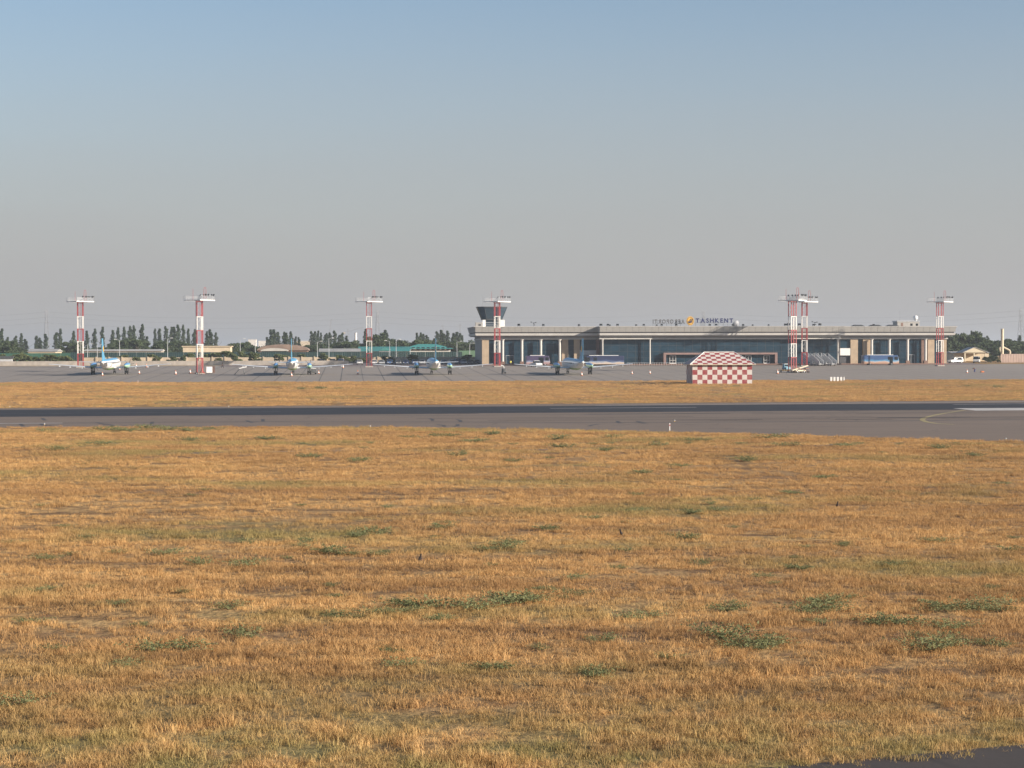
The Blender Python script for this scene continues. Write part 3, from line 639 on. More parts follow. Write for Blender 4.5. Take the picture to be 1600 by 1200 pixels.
e = [(-EO, -EO, HH + .14), (HW + EO, -EO, HH + .14), (HW + EO, HD + EO, HH + .14), (-EO, HD + EO, HH + .14)]
ra, rb_ = (HW / 2 - rl, HD / 2, HH + .14 + RH), (HW / 2 + rl, HD / 2, HH + .14 + RH)
rf = MB().add(e + [ra, rb_], [(0, 1, 5, 4), (2, 3, 4, 5)], 0).add(e + [ra, rb_], [(1, 2, 5), (3, 0, 4)], 1).build('roof', [Mrx, Mry], hut)
MB().box(-EO - .02, HW + EO + .02, -EO - .02, HD + EO + .02, HH + .004, HH + .137).build('eave_board', M_cream, rf)
hip = MB()
for a, b2 in ((e[0], ra), (e[1], rb_), (e[2], rb_), (e[3], ra), (ra, rb_)): hip.bar(Vector(a) + Vector((0, 0, .02)), Vector(b2) + Vector((0, 0, .02)), .07, 5)
hip.build('hip_cap', M_white, rf)

# ------------------------------------------------------------------ lighting masts
RED, WHT = (.33, .035, .04), (.74, .71, .66)
MZ = [4.07, 7.57, 11.07, 14.57]; MT = 18.5
M_mast = band_mat('mast_paint', [(0, RED), (MZ[0], WHT), (MZ[1], RED), (MZ[2], WHT), (MZ[3], RED)])
def make_mast():
    m = thing('lighting_mast', 'x', 'lighting mast', (0, 0, 0), 0, 'apron lighting masts')
    h = .72
    MB().box(-1.1, 1.1, -1.1, 1.1, 0, .3).build('footing', M_conc, m)
    for sx in (-1, 1):
        for sy in (-1, 1): MB().box(sx * h - .09, sx * h + .09, sy * h - .09, sy * h + .09, .3, MT).build('leg', M_mast, m)
    br = MB()
    for z in MZ + [MT - .1]:
        for s in (-1, 1):
            br.box(-h, h, s * h - .05, s * h + .05, z - .22, z - .04).box(s * h - .05, s * h + .05, -h, h, z - .22, z - .04)
    z = .4; k = 0
    while z < MT - .6:
        z2 = min(z + 1.75, MT - .15); s = 1 if k % 2 else -1
        for t in (-1, 1):
            br.bar((-h * s, t * h, z), (h * s, t * h, z2), .016, 4).bar((t * h, -h * s, z), (t * h, h * s, z2), .016, 4)
        z = z2; k += 1
    br.build('bracing', M_mast, m)
    ld = MB(); ld.box(.02, .06, -.66, -.6, .3, MT).box(.36, .4, -.66, -.6, .3, MT)
    z = .5
    while z < MT: ld.box(.06, .36, -.65, -.61, z, z + .04); z += .33
    ld.build('ladder', M_mast, m)
    P = 2.75; a = radians(38)
    def rot(x, y): return (x * cos(a) - y * sin(a), x * sin(a) + y * cos(a))
    cs = [rot(-P, -P), rot(P, -P), rot(P, P), rot(-P, P)]
    dk = MB(); n = 16
    for i in range(n):
        t = -P + 2 * P * (i + .5) / n; p, q = rot(t, -P), rot(t, P); dk.bar((*p, MT + .1), (*q, MT + .1), .07, 4)
    dk.build('deck', M_lgrey, m)
    rim = MB(); rl_ = MB()
    for p, q in zip(cs, cs[1:] + cs[:1]):
        d = Vector((q[0] - p[0], q[1] - p[1], 0)).normalized(); nn = Vector((d.y, -d.x, 0)) * .05
        A, B = Vector((*p, MT)), Vector((*q, MT))
        rim.hexa([A + nn, B + nn, B - nn, A - nn] + [v + Vector((0, 0, .26)) for v in (A + nn, B + nn, B - nn, A - nn)])
        for zz in (.55, .9, 1.25): rl_.bar(A + Vector((0, 0, zz)), B + Vector((0, 0, zz)), .035, 4)
        for i in range(7): t = i / 6; rl_.bar(A.lerp(B, t) + Vector((0, 0, .26)), A.lerp(B, t) + Vector((0, 0, 1.27)), .03, 4)
    rim.build('rim_beam', M_white, m); rl_.build('railing', M_lgrey, m)
    # floodlights on the rail
    q = MB().box(-.17, .17, -.13, .13, .08, .48).mesh('lamp', M_dgrey)
    for i in range(9):
        side = 0 if i < 3 else 1; t = (.35, .55, .9, .08, .2, .42, .55, .7, .9)[i]; A, B = Vector((*cs[side], 0)), Vector((*cs[side + 1], 0)); pnt = A.lerp(B, t)
        o = link('floodlight', q, m); o.location = (pnt.x, pnt.y, MT + 1.24); o.rotation_euler = (radians(rs.uniform(10, 30)), 0, a + side * pi / 2)
    MB().bar((-1.5, .6, MT + .15), (-1.5, .6, MT + 3.1), .05, 5, .03).build('lightning_rod', M_red, m)
    MB().tube([(1.1, -.3, MT + .15), (1.1, -.3, MT + 3.0), (1.25, -.3, MT + 3.4), (1.5, -.3, MT + 3.4), (1.65, -.3, MT + 3.0), (1.65, -.3, MT + .15)], .045, 5).build('lightning_rod', M_red, m)
    return m
mast = make_mast(); first = True
for px, v, rz, lab in ((126, 549, 0, 'mast behind the wing of the leftmost airliner with the broad blue tail fin'), (312, 492, .25, 'red and white lighting mast with rusty towbars and a cart at its foot'),
                       (577, 549, 0, 'red and white lighting mast before the parked cars by the beige wall'), (777, 549, .1, 'red and white lighting mast standing before the control tower'),
                       (1238, 487, .3, 'nearer of the two red and white lighting masts standing close together'), (1257, 549, -.1, 'farther of the two red and white lighting masts standing close together'),
                       (1468.5, 546, .1, 'red and white lighting mast before the right end of the terminal')):
    m = mast if first else copy_tree(mast); first = False
    if px == 126: lab = 'red and white lighting mast behind the left wing of the airliner with the emblem fin'
    m['label'] = lab; m.location = atv(px, v); m.rotation_euler.z = R + rz

# ------------------------------------------------------------------ airliners (seen from behind)
M_fus = band_mat('airliner_livery', [(0, (.20, .36, .06)), (1.78, (.74, .73, .70)), (3.62, (.10, .34, .56))], rough=.35)
M_nac = band_mat('nacelle_livery', [(0, (.10, .26, .12)), (2.05, (.34, .52, .36)), (2.45, (.10, .26, .50))], rough=.4)
M_fin = mat('fin_blue', (.09, .29, .45), .4, .06, 1)
M_wing = mat('wing_paint', (.60, .62, .63), .4, .06, .8)
def ring(y, r, zc, n=20, sx=1.0): return [(sx * r * cos(2 * pi * i / n), y, zc + r * sin(2 * pi * i / n)) for i in range(n)]
def foil(le, te, z, x, th):                           # wing section at span x: 8 points round the profile
    c = le - te
    return [(x, te, z), (x, te + c * .35, z + th * .8), (x, te + c * .7, z + th), (x, te + c * .93, z + th * .6), (x, le, z), (x, te + c * .93, z - th * .45), (x, te + c * .7, z - th * .6), (x, te + c * .35, z - th * .4)]
def make_plane():
    p = thing('airliner', 'x', 'airliner', (0, 0, 0), 0, 'parked twin propeller airliners')
    fz = 2.6
    fu = MB().loft([ring(-13.6, .18, 3.45), ring(-13.0, .42, 3.35), ring(-11, .80, 3.12), ring(-8.5, 1.15, 2.88), ring(-6, 1.36, 2.68), ring(-3.5, 1.44, fz), ring(9, 1.44, fz),
                    ring(10.6, 1.36, 2.55), ring(11.9, 1.08, 2.42), ring(12.8, .70, 2.28), ring(13.3, .33, 2.2), ring(13.45, .08, 2.18)]).build('fuselage', M_fus, p, smooth=True)
    wn_ = MB().box(-.01, .01, -.16, .16, -.22, .22).mesh('window', M_wind)
    for s in (-1, 1):
        for i in range(15):
            o = link('window', wn_, fu); o.location = (s * 1.415, -5.2 + i * .92, 2.95)
    MB().hexa([(-.8, 11.4, 2.8), (.8, 11.4, 2.8), (.6, 12.3, 2.7), (-.6, 12.3, 2.7), (-.7, 11.2, 3.42), (.7, 11.2, 3.42), (.5, 11.9, 3.22), (-.5, 11.9, 3.22)]).build('windscreen', M_wind, fu)
    for s in (-1, 1): MB().box(s * 1.40 - .03, s * 1.40 + .03, -7.0, -6.2, 2.2, 3.5).build('door', M_white, fu)
    fin = MB().loft([[(-.05, -13.5, 3.5), (.05, -13.5, 3.5), (.15, -12, 3.5), (.14, -9.6, 3.6), (.04, -6.6, 3.7), (-.04, -6.6, 3.7), (-.14, -9.6, 3.6), (-.15, -12, 3.5)],
                     [(-.04, -13.6, 5.2), (.04, -13.6, 5.2), (.13, -12.2, 5.2), (.12, -10.6, 5.2), (.03, -10.1, 5.2), (-.03, -10.1, 5.2), (-.12, -10.6, 5.2), (-.13, -12.2, 5.2)],
                     [(-.02, -13.9, 9.2), (.02, -13.9, 9.2), (.08, -13.2, 9.2), (.06, -12.3, 9.2), (.02, -11.9, 9.2), (-.02, -11.9, 9.2), (-.06, -12.3, 9.2), (-.08, -13.2, 9.2)]]).build('tail_fin', M_fin, p)
    for s in (-1, 1):
        MB().loft([[(s * .15 + d, -12.2 + .75 * cos(2 * pi * i / 16), 6.6 + .75 * sin(2 * pi * i / 16)) for i in range(16)] for d in (-.02, .02)]).build('fin_emblem', M_gold, fin)
    for s in (-1, 1):
        MB().loft([foil(-10.6, -13.1, 3.25, s * .3, .14), foil(-11.2, -13.0, 3.4, s * 3, .12), foil(-11.9, -13.0, 3.5, s * 5.55, .07)]).build('tailplane', M_wing, p)
        wg = MB().loft([foil(1.9, -1.3, 1.62, s * .9, .28), foil(1.75, -1.2, 1.75, s * 4.2, .24), foil(1.3, -.9, 2.15, s * 9.5, .17), foil(.8, -.5, 2.62, s * 15.0, .09)]).build('wing', M_wing, p)
        for x, z in ((6.6, 1.80), (9.6, 2.02), (12.2, 2.25)): MB().box(s * x - .08, s * x + .08, -1.7, -.2, z - .22, z + .02).build('flap_fairing', M_wing, wg)
        X = s * 4.15
        nc = MB().loft([[(X + q[0], q[1], q[2]) for q in ring(y, r, z, 14, .9)] for y, r, z in ((-2.9, .12, 2.25), (-2.2, .42, 2.22), (-.5, .66, 2.2), (2.5, .68, 2.25), (3.8, .58, 2.32), (4.2, .42, 2.34))]).build('engine_nacelle', M_nac, p, smooth=True)
        sp_ = MB().lathe([(.32, 0), (.28, .3), (.12, .6), (.02, .68)], n=10).build('propeller_hub', M_dgrey, p, smooth=True); sp_.location = (X, 4.2, 2.34); sp_.rotation_euler = (-pi / 2, 0, 0)
        for i in range(6):
            t = i * pi / 3 + .2 * s; c, s_ = cos(t), sin(t)
            bl = MB(); rad = Vector((c, 0, s_)); tg = Vector((-s_, .7, c)).normalized(); C = Vector((X, 4.45, 2.34))
            bl.loft([[C + rad * r - tg * w2, C + rad * r + Vector((0, .02, 0)), C + rad * r + tg * w2, C + rad * r - Vector((0, .02, 0))] for r, w2 in ((.25, .05), (.8, .08), (1.25, .08), (1.5, .03))]).build('propeller_blade', M_dgrey, p)
        MB().bar((X, -.2, 1.9), (X, -.1, .5), .12, 6).bar((X - .34, -.1, .5), (X + .34, -.1, .5), .07, 6).bar((X, .9, 1.7), (X, -.05, .7), .05, 5).box(X - .42, X - .38, -.9, .8, .95, 1.75).box(X + .38, X + .42, -.9, .8, .95, 1.75).build('main_gear', M_dgrey, p)
        for d in (-.3, .3): MB().loft([[(X + d + q, .5 * r * cos(2 * pi * i / 18), .5 + .5 * r * sin(2 * pi * i / 18)) for i in range(18)] for q, r in ((-.15, .8), (-.11, 1), (.11, 1), (.15, .8))]).build('main_wheel', M_black, p)
    MB().bar((0, 9.1, 1.4), (0, 9.1, .35), .09, 6).bar((-.25, 9.1, .35), (.25, 9.1, .35), .05, 5).box(-.3, -.27, 8.6, 9.6, .8, 1.35).box(.27, .3, 8.6, 9.6, .8, 1.35).build('nose_gear', M_dgrey, p)
    for d in (-.22, .22): MB().loft([[(d + q, 9.1 + .36 * r * cos(2 * pi * i / 16), .36 + .36 * r * sin(2 * pi * i / 16)) for i in range(16)] for q, r in ((-.1, .8), (-.07, 1), (.07, 1), (.1, .8))]).build('nose_wheel', M_black, p)
    return p
plane = make_plane(); first = True
for px, v, yaw, lab in ((171.5, 488, 4.2, 'white airliner with broad blue tail fin showing its round emblem'), (457, 482, 5.4, 'white airliner with a small white car beside its right main wheels'),
                        (677, 480, 5.0, 'white airliner seen tail on before the long green roofed building'), (896.5, 478, 7.7, 'white airliner seen tail on before the terminal and a blue bus')):
    a = plane if first else copy_tree(plane); first = False
    a['label'] = lab; a.location = atv(px, v); a.rotation_euler = (radians(1.09), 0, radians(yaw))
# ------------------------------------------------------------------ boundary walls and fences
def wpt(px, v): p = atv(px, v); return p
def upxv(px, v): p = atv(px, v); return p.x * cos(R) + p.y * sin(R)
def panel_wall(name, label, cat, px0, px1, v, h, pw, m, th=.12, post=None, pm=None, jit=.01, ph=None, pt=.2, corr=0):
    u0, u1 = upxv(px0, v), upxv(px1, v); root = thing(name, label, cat, UV(u0, v), R); n = max(1, round((u1 - u0) / pw)); w = (u1 - u0) / n
    mb = MB()
    if corr:
        k = corr; pts = [(.02 + (w - .04) * i / k, (.05 if i % 2 else 0)) for i in range(k + 1)]
        for (xa, ya), (xb, yb) in zip(pts[:-1], pts[1:]):
            mb.hexa([(xa, ya, .03), (xb, yb, .03), (xb, yb + .03, .03), (xa, ya + .03, .03), (xa, ya, h), (xb, yb, h), (xb, yb + .03, h), (xa, ya + .03, h)])
    else: mb.box(.015, w - .015, 0, th, .0, h)
    me = None
    for i in range(n):
        if me is None: o = mb.build('panel', m, root); me = o.data
        else: o = link('panel', me, root)
        o.location = (i * w, rs.uniform(-jit, jit), rs.uniform(-jit, jit) * 2 - .02); o.rotation_euler = (rs.uniform(-jit, jit), 0, 0)
    if post:
        q = MB().box(-pt / 2, pt / 2, -pt * .6, th + pt * .4, -.03, post).mesh('post', pm or m)
        for i in range(n + 1): o = link('post', q, root); o.location = (i * w, 0, 0)
    return root
M_wall1 = mat('pale_concrete_wall', (.37, .33, .285), .9, .18, .6, coord='World')
M_wall2 = mat('beige_wall', (.45, .365, .265), .9, .15, .5, coord='World')
M_green = mat('green_sheet_fence', (.012, .04, .040), .6, .2, .4, coord='World')
M_hedge_net = mat('pale_green_net', (.10, .18, .11), .8, .2, .4, coord='World')
panel_wall('concrete_wall', 'low pale concrete slab wall between apron and trees', 'wall', -40, 545, 573, 1.35, 3.0, M_wall1, .15, jit=.012)
panel_wall('beige_wall', 'low beige plastered wall with pillars behind the parked cars', 'wall', 130, 748, 601, 1.75, 4.0, M_wall2, .2, post=1.95, pm=M_wall2, pt=.4)
panel_wall('green_fence', 'long dark green sheet metal fence behind the beige wall', 'fence', 110, 722, 622, 3.1, 3.0, M_green, corr=10)
panel_wall('net_fence', 'pale green screen fence left of the terminal', 'fence', 717, 756, 624, 3.5, 3.0, M_hedge_net, .05)
panel_wall('net_fence', 'bright green screen fence behind the long hedge', 'fence', -40, 110, 621, 2.9, 3.0, mat('green_net', (.03, .10, .07), .7, .2, .3, coord='World'), .05)
panel_wall('corrugated_fence', 'pinkish corrugated fence beside the pale chimney', 'fence', 1564, 1640, 583, 2.7, 2.4, mat('pink_sheet', (.40, .29, .24), .7, .12, .5, coord='World'), corr=10)

# ------------------------------------------------------------------ buildings behind the walls
M_rgrey = mat('grey_sheet_roof', (.34, .33, .31), .6, .15, .3)
M_rpale = mat('pale_sheet_roof', (.46, .44, .40), .6, .12, .3)
M_rbrown = mat('brown_roof', (.23, .165, .13), .8, .2, .3)
M_bwall = mat('cream_wall', (.55, .46, .33), .85, .12, .4)
M_wwall = mat('white_wall', (.62, .59, .54), .85, .1, .3)
def building(name, label, px0, px1, v, ytop, yeave, wall, roof, dep=12, rtype='gable', wins=0, ov=.4, cat='building', win_z=None):
    u0, u1 = upxv(px0, v), upxv(px1, v); W = u1 - u0; b = UV(u0, v); Y = b.y
    zr = zat((px0 + px1) / 2, ytop, Y) - b.z; ze = zat((px0 + px1) / 2, yeave, Y) - b.z
    root = thing(name, label, cat, b, R)
    MB().box(0, W, 0, dep, 0, ze).build('wall', wall, root)
    if rtype == 'hip':
        i = min(W * .3, dep * .5)
        MB().add([(-ov, -ov, ze + .003), (W + ov, -ov, ze + .003), (W + ov, dep + ov, ze + .003), (-ov, dep + ov, ze + .003), (i, dep / 2, zr), (W - i, dep / 2, zr)], [(0, 1, 5, 4), (1, 2, 5), (2, 3, 4, 5), (3, 0, 4), (3, 2, 1, 0)]).build('roof', roof, root)
    elif rtype == 'gable':
        MB().add([(-ov, -ov, ze + .003), (W + ov, -ov, ze + .003), (W + ov, dep + ov, ze + .003), (-ov, dep + ov, ze + .003), (-ov, dep / 2, zr), (W + ov, dep / 2, zr)], [(0, 1, 5, 4), (1, 2, 5), (2, 3, 4, 5), (3, 0, 4), (3, 2, 1, 0)]).build('roof', roof, root)
    elif rtype == 'front':
        MB().prism([(-ov, ze + .003), (W + ov, ze + .003), (W / 2, zr)], -ov, dep + ov).build('roof', roof, root)
    elif rtype == 'arch':
        pts = [(W / 2 - (W / 2 + ov) * cos(pi * k / 14), ze + .003 + (zr - ze) * sin(pi * k / 14)) for k in range(15)]
        MB().prism(pts, -ov, dep + ov).build('roof', roof, root)
    else: MB().box(-ov, W + ov, -ov, dep + ov, ze + .003, zr).build('roof', roof, root)
    if wins:
        q = MB().box(-.55, .55, -.04, .0, -.5, .5).mesh('window', M_wind)
        for k in range(wins): o = link('window', q, root); o.location = (W * (k + .5) / wins, 0, win_z if win_z is not None else ze * .6)
    return root
building('roadside_shed', 'low shed with dark roof and pale blue fascia at the concrete wall end', -40, 19, 588, 556.5, 560, M_lgrey, M_dgrey, 6, 'flat')
building('warehouse', 'grey roofed warehouse behind the bright green screen fence', 44, 87, 650, 545, 549.5, M_bwall, M_rgrey, 14)
building('long_shed', 'long low shed with pale roof between poplars and green fence', 132, 252, 648, 545.8, 548.3, M_wall1, M_rpale, 10)
building('store_building', 'plain beige flat roofed block behind the green fence', 286, 360, 668, 540.5, 541.8, M_bwall, M_bwall, 10, 'flat')
building('arched_hangar', 'brown arched hangar roof rising behind the green fence', 404, 480, 720, 538, 547.5, M_brown, M_rbrown, 26, 'arch', ov=.6)
building('canopy_shed', 'shed with shallow pale arched canopy in front of the brown hangar', 409, 448, 655, 544, 548.5, M_green, M_rpale, 9, 'arch')
building('workshop', 'workshop with long grey sheet roof beyond the green fence', 500, 562, 652, 544.5, 549.5, M_frieze, M_rgrey, 12)
building('teal_shed', 'low shed with dark teal roof right of the grey workshop', 562, 640, 658, 541.5, 549, M_wall2, M_teal, 14)
building('gabled_annex', 'small annex with pale gable before the teal roofed shed', 593, 610, 645, 541.8, 548, M_lgrey, M_teal, 8, 'front')
building('green_roofed_building', 'long white building with wide bright teal hipped roof and small windows', 634, 704, 690, 537.5, 545, M_wwall, mat('bright_teal_roof', (.06, .28, .25), .55, .12, .3), 16, 'hip', wins=9, win_z=4.2, ov=1.2)
building('apartment_block', 'far pale apartment block left of the slim poplars', 388, 400, 1900, 530.5, 531.5, M_wwall, M_wwall, 20, 'flat', wins=4, ov=.1)
building('apartment_block', 'far low white block just right of the pale apartment block', 404, 421, 2000, 532.5, 533.2, M_wwall, M_wwall, 20, 'flat', wins=5, ov=.1)
building('apartment_block', 'far cream apartment block between two clumps of poplars', 464, 486, 1800, 532.5, 533.5, M_bwall, M_wwall, 20, 'flat', wins=6, ov=.1)
hs = building('gate_house', 'small cream house with white gabled porch right of the terminal', 1490, 1545, 604, 549, 551.5, M_bwall, M_rgrey, 10, 'gable')
pu0, pu1 = upxv(1507, 597), upxv(1541, 597); pz = UV(pu0, 597)
porch = thing('porch', 'white gabled porch with open front before the cream house', 'porch', pz, R)
PW = pu1 - pu0
MB().prism([(-.5, 2.9), (PW + .5, 2.9), (PW * .45, 4.5)], -.3, 6.2).build('gable_roof', M_cream, porch)
for x in (.2, PW * .45, PW - .2): MB().box(x - .2, x + .2, 0, .4, 0, 2.65).build('pillar', M_cream, porch)
MB().box(-.1, PW + .1, -.05, .45, 2.652, 2.897).build('beam', M_cream, porch)
MB().prism([(-.8, 2.93), (-.5, 2.91), (PW * .45, 4.52), (PW * .45, 4.66)], -.5, 6.3).prism([(PW + .8, 2.93), (PW * .45, 4.66), (PW * .45, 4.52), (PW + .5, 2.91)], -.5, 6.3).build('roof_sheet', M_rgrey, porch)
ch = thing('chimney', 'pale metal chimney with two bent flues beside the corrugated fence', 'chimney', atv(1566, 612), R)
MB().lathe([(.48, 0), (.48, 10.1), (.55, 10.1), (.55, 10.3)], n=14).build('stack', M_cream, ch, smooth=True)
MB().tube([(.3, 0, 4.3), (2.2, 0, 3.4), (2.6, 0, 3.0), (2.7, 0, .0)], .3, 8).build('flue', M_cream, ch)
MB().tube([(-.3, 0, 4.4), (-.85, 0, 4.0), (-.75, 0, 3.4), (-.3, 0, 2.6)], .28, 8).build('flue', M_cream, ch)

# ------------------------------------------------------------------ trees
def leaf_mat(name, a, b):
    m, n, l, bs = newmat(name); bs.inputs['Roughness'].default_value = .7; bs.inputs['Specular IOR Level'].default_value = .2
    g = n.new('ShaderNodeNewGeometry'); oi = n.new('ShaderNodeObjectInfo')
    c = ramp(n, l, noise_chain(n, l, g.outputs['Position'], .55, 3), [(.3, a), (.7, b)])
    c = mix(n, l, ramp(n, l, oi.outputs['Random'], [(0, G3(0)), (1, G3(.5))]), c, tuple(x * 1.25 + .008 for x in a))
    l.new(c, bs.inputs['Base Color'])
    t = n.new('ShaderNodeBsdfTranslucent'); mx = n.new('ShaderNodeMixShader'); mx.inputs[0].default_value = .25
    l.new(c, t.inputs[0]); l.new(bs.outputs[0], mx.inputs[1]); l.new(t.outputs[0], mx.inputs[2]); l.new(mx.outputs[0], n['Material Output'].inputs[0])
    return m
M_leaf = leaf_mat('tree_leaves', (.05, .075, .038), (.105, .135, .06))
M_pop = leaf_mat('poplar_leaves', (.045, .07, .042), (.085, .115, .058))
M_shrub = leaf_mat('shrub_leaves', (.085, .11, .045), (.18, .20, .085))
M_weed = leaf_mat('weed_leaves', (.14, .15, .065), (.25, .26, .12))
M_bark = mat('bark', (.10, .075, .055), .9, .2, 3)
def crown_mesh(name, seed, clumps, leaf, nper, m):
    r = random.Random(seed); V = []; Fc = []
    for (cx, cy, cz, rx, rz) in clumps:
        for _ in range(nper):
            while True:
                x, y, z = r.uniform(-1, 1), r.uniform(-1, 1), r.uniform(-1, 1); d = x * x + y * y + z * z
                if .15 < d < 1: break
            p = Vector((cx + x * rx, cy + y * rx, cz + z * rz)); s = leaf * r.uniform(.6, 1.3)
            a = Vector((r.gauss(0, 1), r.gauss(0, 1), r.gauss(0, .7))).normalized(); b = a.cross(Vector((r.gauss(0, 1), r.gauss(0, 1), r.gauss(0, 1)))).normalized()
            o = len(V); V += [p - a * s - b * s * .5, p + a * s * .2 - b * s * .7, p + a * s + b * s * .3, p - a * s * .2 + b * s * .7]; Fc.append((o, o + 1, o + 2, o + 3))
    me = bpy.data.meshes.new(name); me.from_pydata([tuple(v) for v in V], [], Fc); me.materials.append(m); return me
def poplar_clumps(seed):
    r = random.Random(seed); c = []; H = 15.0
    for k in range(11):
        t = k / 10; w = (.55 + 1.0 * sin(pi * min(1, .12 + t * .86)) ** .8) * r.uniform(.7, 1.15) * .85
        c.append((r.uniform(-.35, .35), r.uniform(-.35, .35), 2.2 + (H - 2.9) * t, w, 1.0))
    return c
def round_clumps(seed, H, W):
    r = random.Random(seed); c = []
    for k in range(15):
        t = r.uniform(0, 1); a = r.uniform(0, 2 * pi); rr = W * .5 * sqrt(r.random()) * (1 - .55 * t)
        c.append((rr * cos(a), rr * sin(a), H * (.3 + .58 * t), W * r.uniform(.13, .24), H * r.uniform(.08, .15)))
    return c
def trunk_mesh(name, seed, H, r0, limbs, top):
    r = random.Random(seed); m = MB(); m.bar((0, 0, -.2), (0, 0, H * .35), r0, 7, r0 * .8).bar((0, 0, H * .35), (r.uniform(-.1, .1), 0, H * top), r0 * .8, 6, r0 * .25)
    for k in range(limbs):
        a = r.uniform(0, 2 * pi); z = H * r.uniform(.25, .55); Lb = H * r.uniform(.16, .3)
        m.bar((0, 0, z), (Lb * cos(a) * .8, Lb * sin(a) * .8, z + Lb), r0 * .45, 5, r0 * .15)
    return m.mesh(name, M_bark)
POP = [(crown_mesh('crown', 100 + k, poplar_clumps(k), .33, 95, M_pop), trunk_mesh('trunk', k, 15, .22, 3, .9)) for k in range(5)]
RTR = [(crown_mesh('crown', 200 + k, round_clumps(k, 10, 9), .42, 105, M_leaf), trunk_mesh('trunk', 50 + k, 10, .25, 6, .75)) for k in range(5)]
STR = [(crown_mesh('crown', 300 + k, round_clumps(40 + k, 4, 3.6), .22, 80, M_shrub), trunk_mesh('trunk', 80 + k, 4, .09, 5, .7)) for k in range(5)]
def tree(name, kind, label, group, p, h, H, wx=1.0):
    t = thing(name, label, 'tree', p, rs.uniform(0, 6.28), group)
    k = h / H; t.scale = (k * wx, k * wx, k)
    c = link('crown', kind[0], t); b = link('trunk', kind[1], t); return t
def behind(px):
    for x, s in ((32, 'the dark roofed shed at the wall end'), (100, 'the grey roofed warehouse'), (165, 'the mast at the emblem fin airliner'), (262, 'the long pale roofed shed'), (362, 'the plain beige block'), (403, 'the gap beside the hangar'),
                 (482, 'the brown arched hangar'), (562, 'the grey roofed workshop'), (634, 'the dark teal roofed shed'), (708, 'the bright teal hipped roof')):
        if px < x: return s
    return 'the pale green screen fence'
pops = [(3, 514), (12, 527), (25, 525), (34, 521), (40, 530), (58, 525), (63, 528), (72, 522), (88, 520), (94, 514), (115, 517), (136, 517), (148, 514), (160, 511), (177, 516), (185, 512), (194, 511), (203, 510),
        (209, 509), (222, 507), (229, 526), (243, 514), (250, 514), (260, 510), (268, 511), (273, 511), (279, 508), (287, 508), (295, 514), (304, 515), (323, 518), (329, 515), (338, 520), (418, 527),
        (424, 515), (429, 515), (435, 519), (444, 519), (448, 520), (455, 518), (462, 526), (467, 527), (487, 518), (492, 518), (497, 517), (502, 520), (508, 523), (512, 521), (516, 520), (523, 517), (530, 524), (534, 520), (541, 525),
        (571, 514), (603, 516), (652, 520), (657, 520), (662, 522), (667, 524), (678, 529), (684, 518), (690, 516), (694, 522), (700, 517), (708, 521), (713, 519), (718, 521), (722, 524), (1543, 525), (1593, 524), (1519, 517)]
for px, yt in pops:
    p = atv(px, rs.uniform(930, 1080)); h = zat(px, yt, p.y) - p.z
    tree('poplar_tree', rs.choice(POP), 'tall slim poplar rising behind ' + behind(px) if px < 800 else 'slim poplar rising behind the corrugated fence and house', 'poplars beyond the airport', p, h, 15.0, rs.uniform(.75, 1.15) * 15 / max(h, 9) * 1.2)
def topline(px):
    pts = [(-40, 535), (0, 533), (20, 530), (32, 545), (60, 549), (90, 546), (100, 534), (120, 531), (135, 545), (150, 544), (168, 540), (180, 531), (205, 526), (225, 528), (232, 545), (245, 534), (275, 531), (300, 540), (340, 541), (355, 540), (366, 533), (380, 534), (400, 541),
           (425, 541), (470, 544), (484, 538), (500, 535), (530, 536), (548, 530), (562, 527), (575, 528), (590, 521), (600, 520), (608, 526), (622, 531), (640, 533), (660, 531), (680, 533), (705, 533), (725, 532), (745, 528)]
    for (a, ya), (b, yb) in zip(pts[:-1], pts[1:]):
        if a <= px <= b: return ya + (yb - ya) * (px - a) / (b - a)
    return 533
px = -35.0
while px < 750:
    v = rs.uniform(760, 880); p = atv(px, v); yt = topline(px) + rs.uniform(-1.5, 3); h = max(2.5, zat(px, yt, p.y) - p.z)
    tree('broadleaf_tree', rs.choice(RTR), 'dark bushy tree in the belt behind ' + behind(px), 'trees beyond the green fence', p, h, 10.0, min(1.7, 9 / h)); px += rs.uniform(5, 9)
for px, yt, v in ((1486, 524, 690), (1492, 521, 720), (1500, 521, 700), (1508, 520, 740), (1516, 521, 700), (1524, 517, 720), (1532, 524, 700), (1538, 533, 680), (1548, 531, 690), (1556, 531, 720), (1562, 530, 700), (1574, 529, 680), (1582, 530, 690), (1590, 533, 720), (1600, 531, 690), (1612, 528, 720), (1510, 536, 650), (1528, 538, 650), (1550, 540, 655), (1585, 540, 650), (1497, 538, 650)):
    p = atv(px, v); h = zat(px, yt, p.y) - p.z
    tree('broadleaf_tree', rs.choice(RTR), 'broad dark tree standing behind the small cream house', 'trees behind the cream house', p, h, 10.0, min(1.4, 8.5 / h))
small = [(-8, 556, 590), (4, 553, 592), (22, 552, 590), (30, 553, 590), (38, 551, 592), (47, 555, 588), (56, 557, 588), (65, 556, 588), (73, 554, 590), (82, 554, 588), (90, 557, 588), (98, 556, 590), (106, 556, 588), (145, 557, 606), (165, 556, 606), (193, 553, 606), (213, 556, 590), (238, 552, 606), (246, 556, 590), (270, 557, 590), (287, 555, 590), (298, 550, 606),
         (322, 551, 606), (338, 549, 606), (341, 559, 590), (356, 546, 606), (367, 552, 590), (376, 549, 606), (390, 550, 606), (399, 551, 592), (436, 551, 592), (443, 553, 606), (470, 553, 606), (503, 551, 592), (509, 555, 590), (530, 553, 592), (541, 556, 590), (553, 556, 592), (566, 558, 590), (600, 556, 592), (612, 557, 592), (645, 552, 592), (690, 558.5, 603), (730, 552.5, 592)]
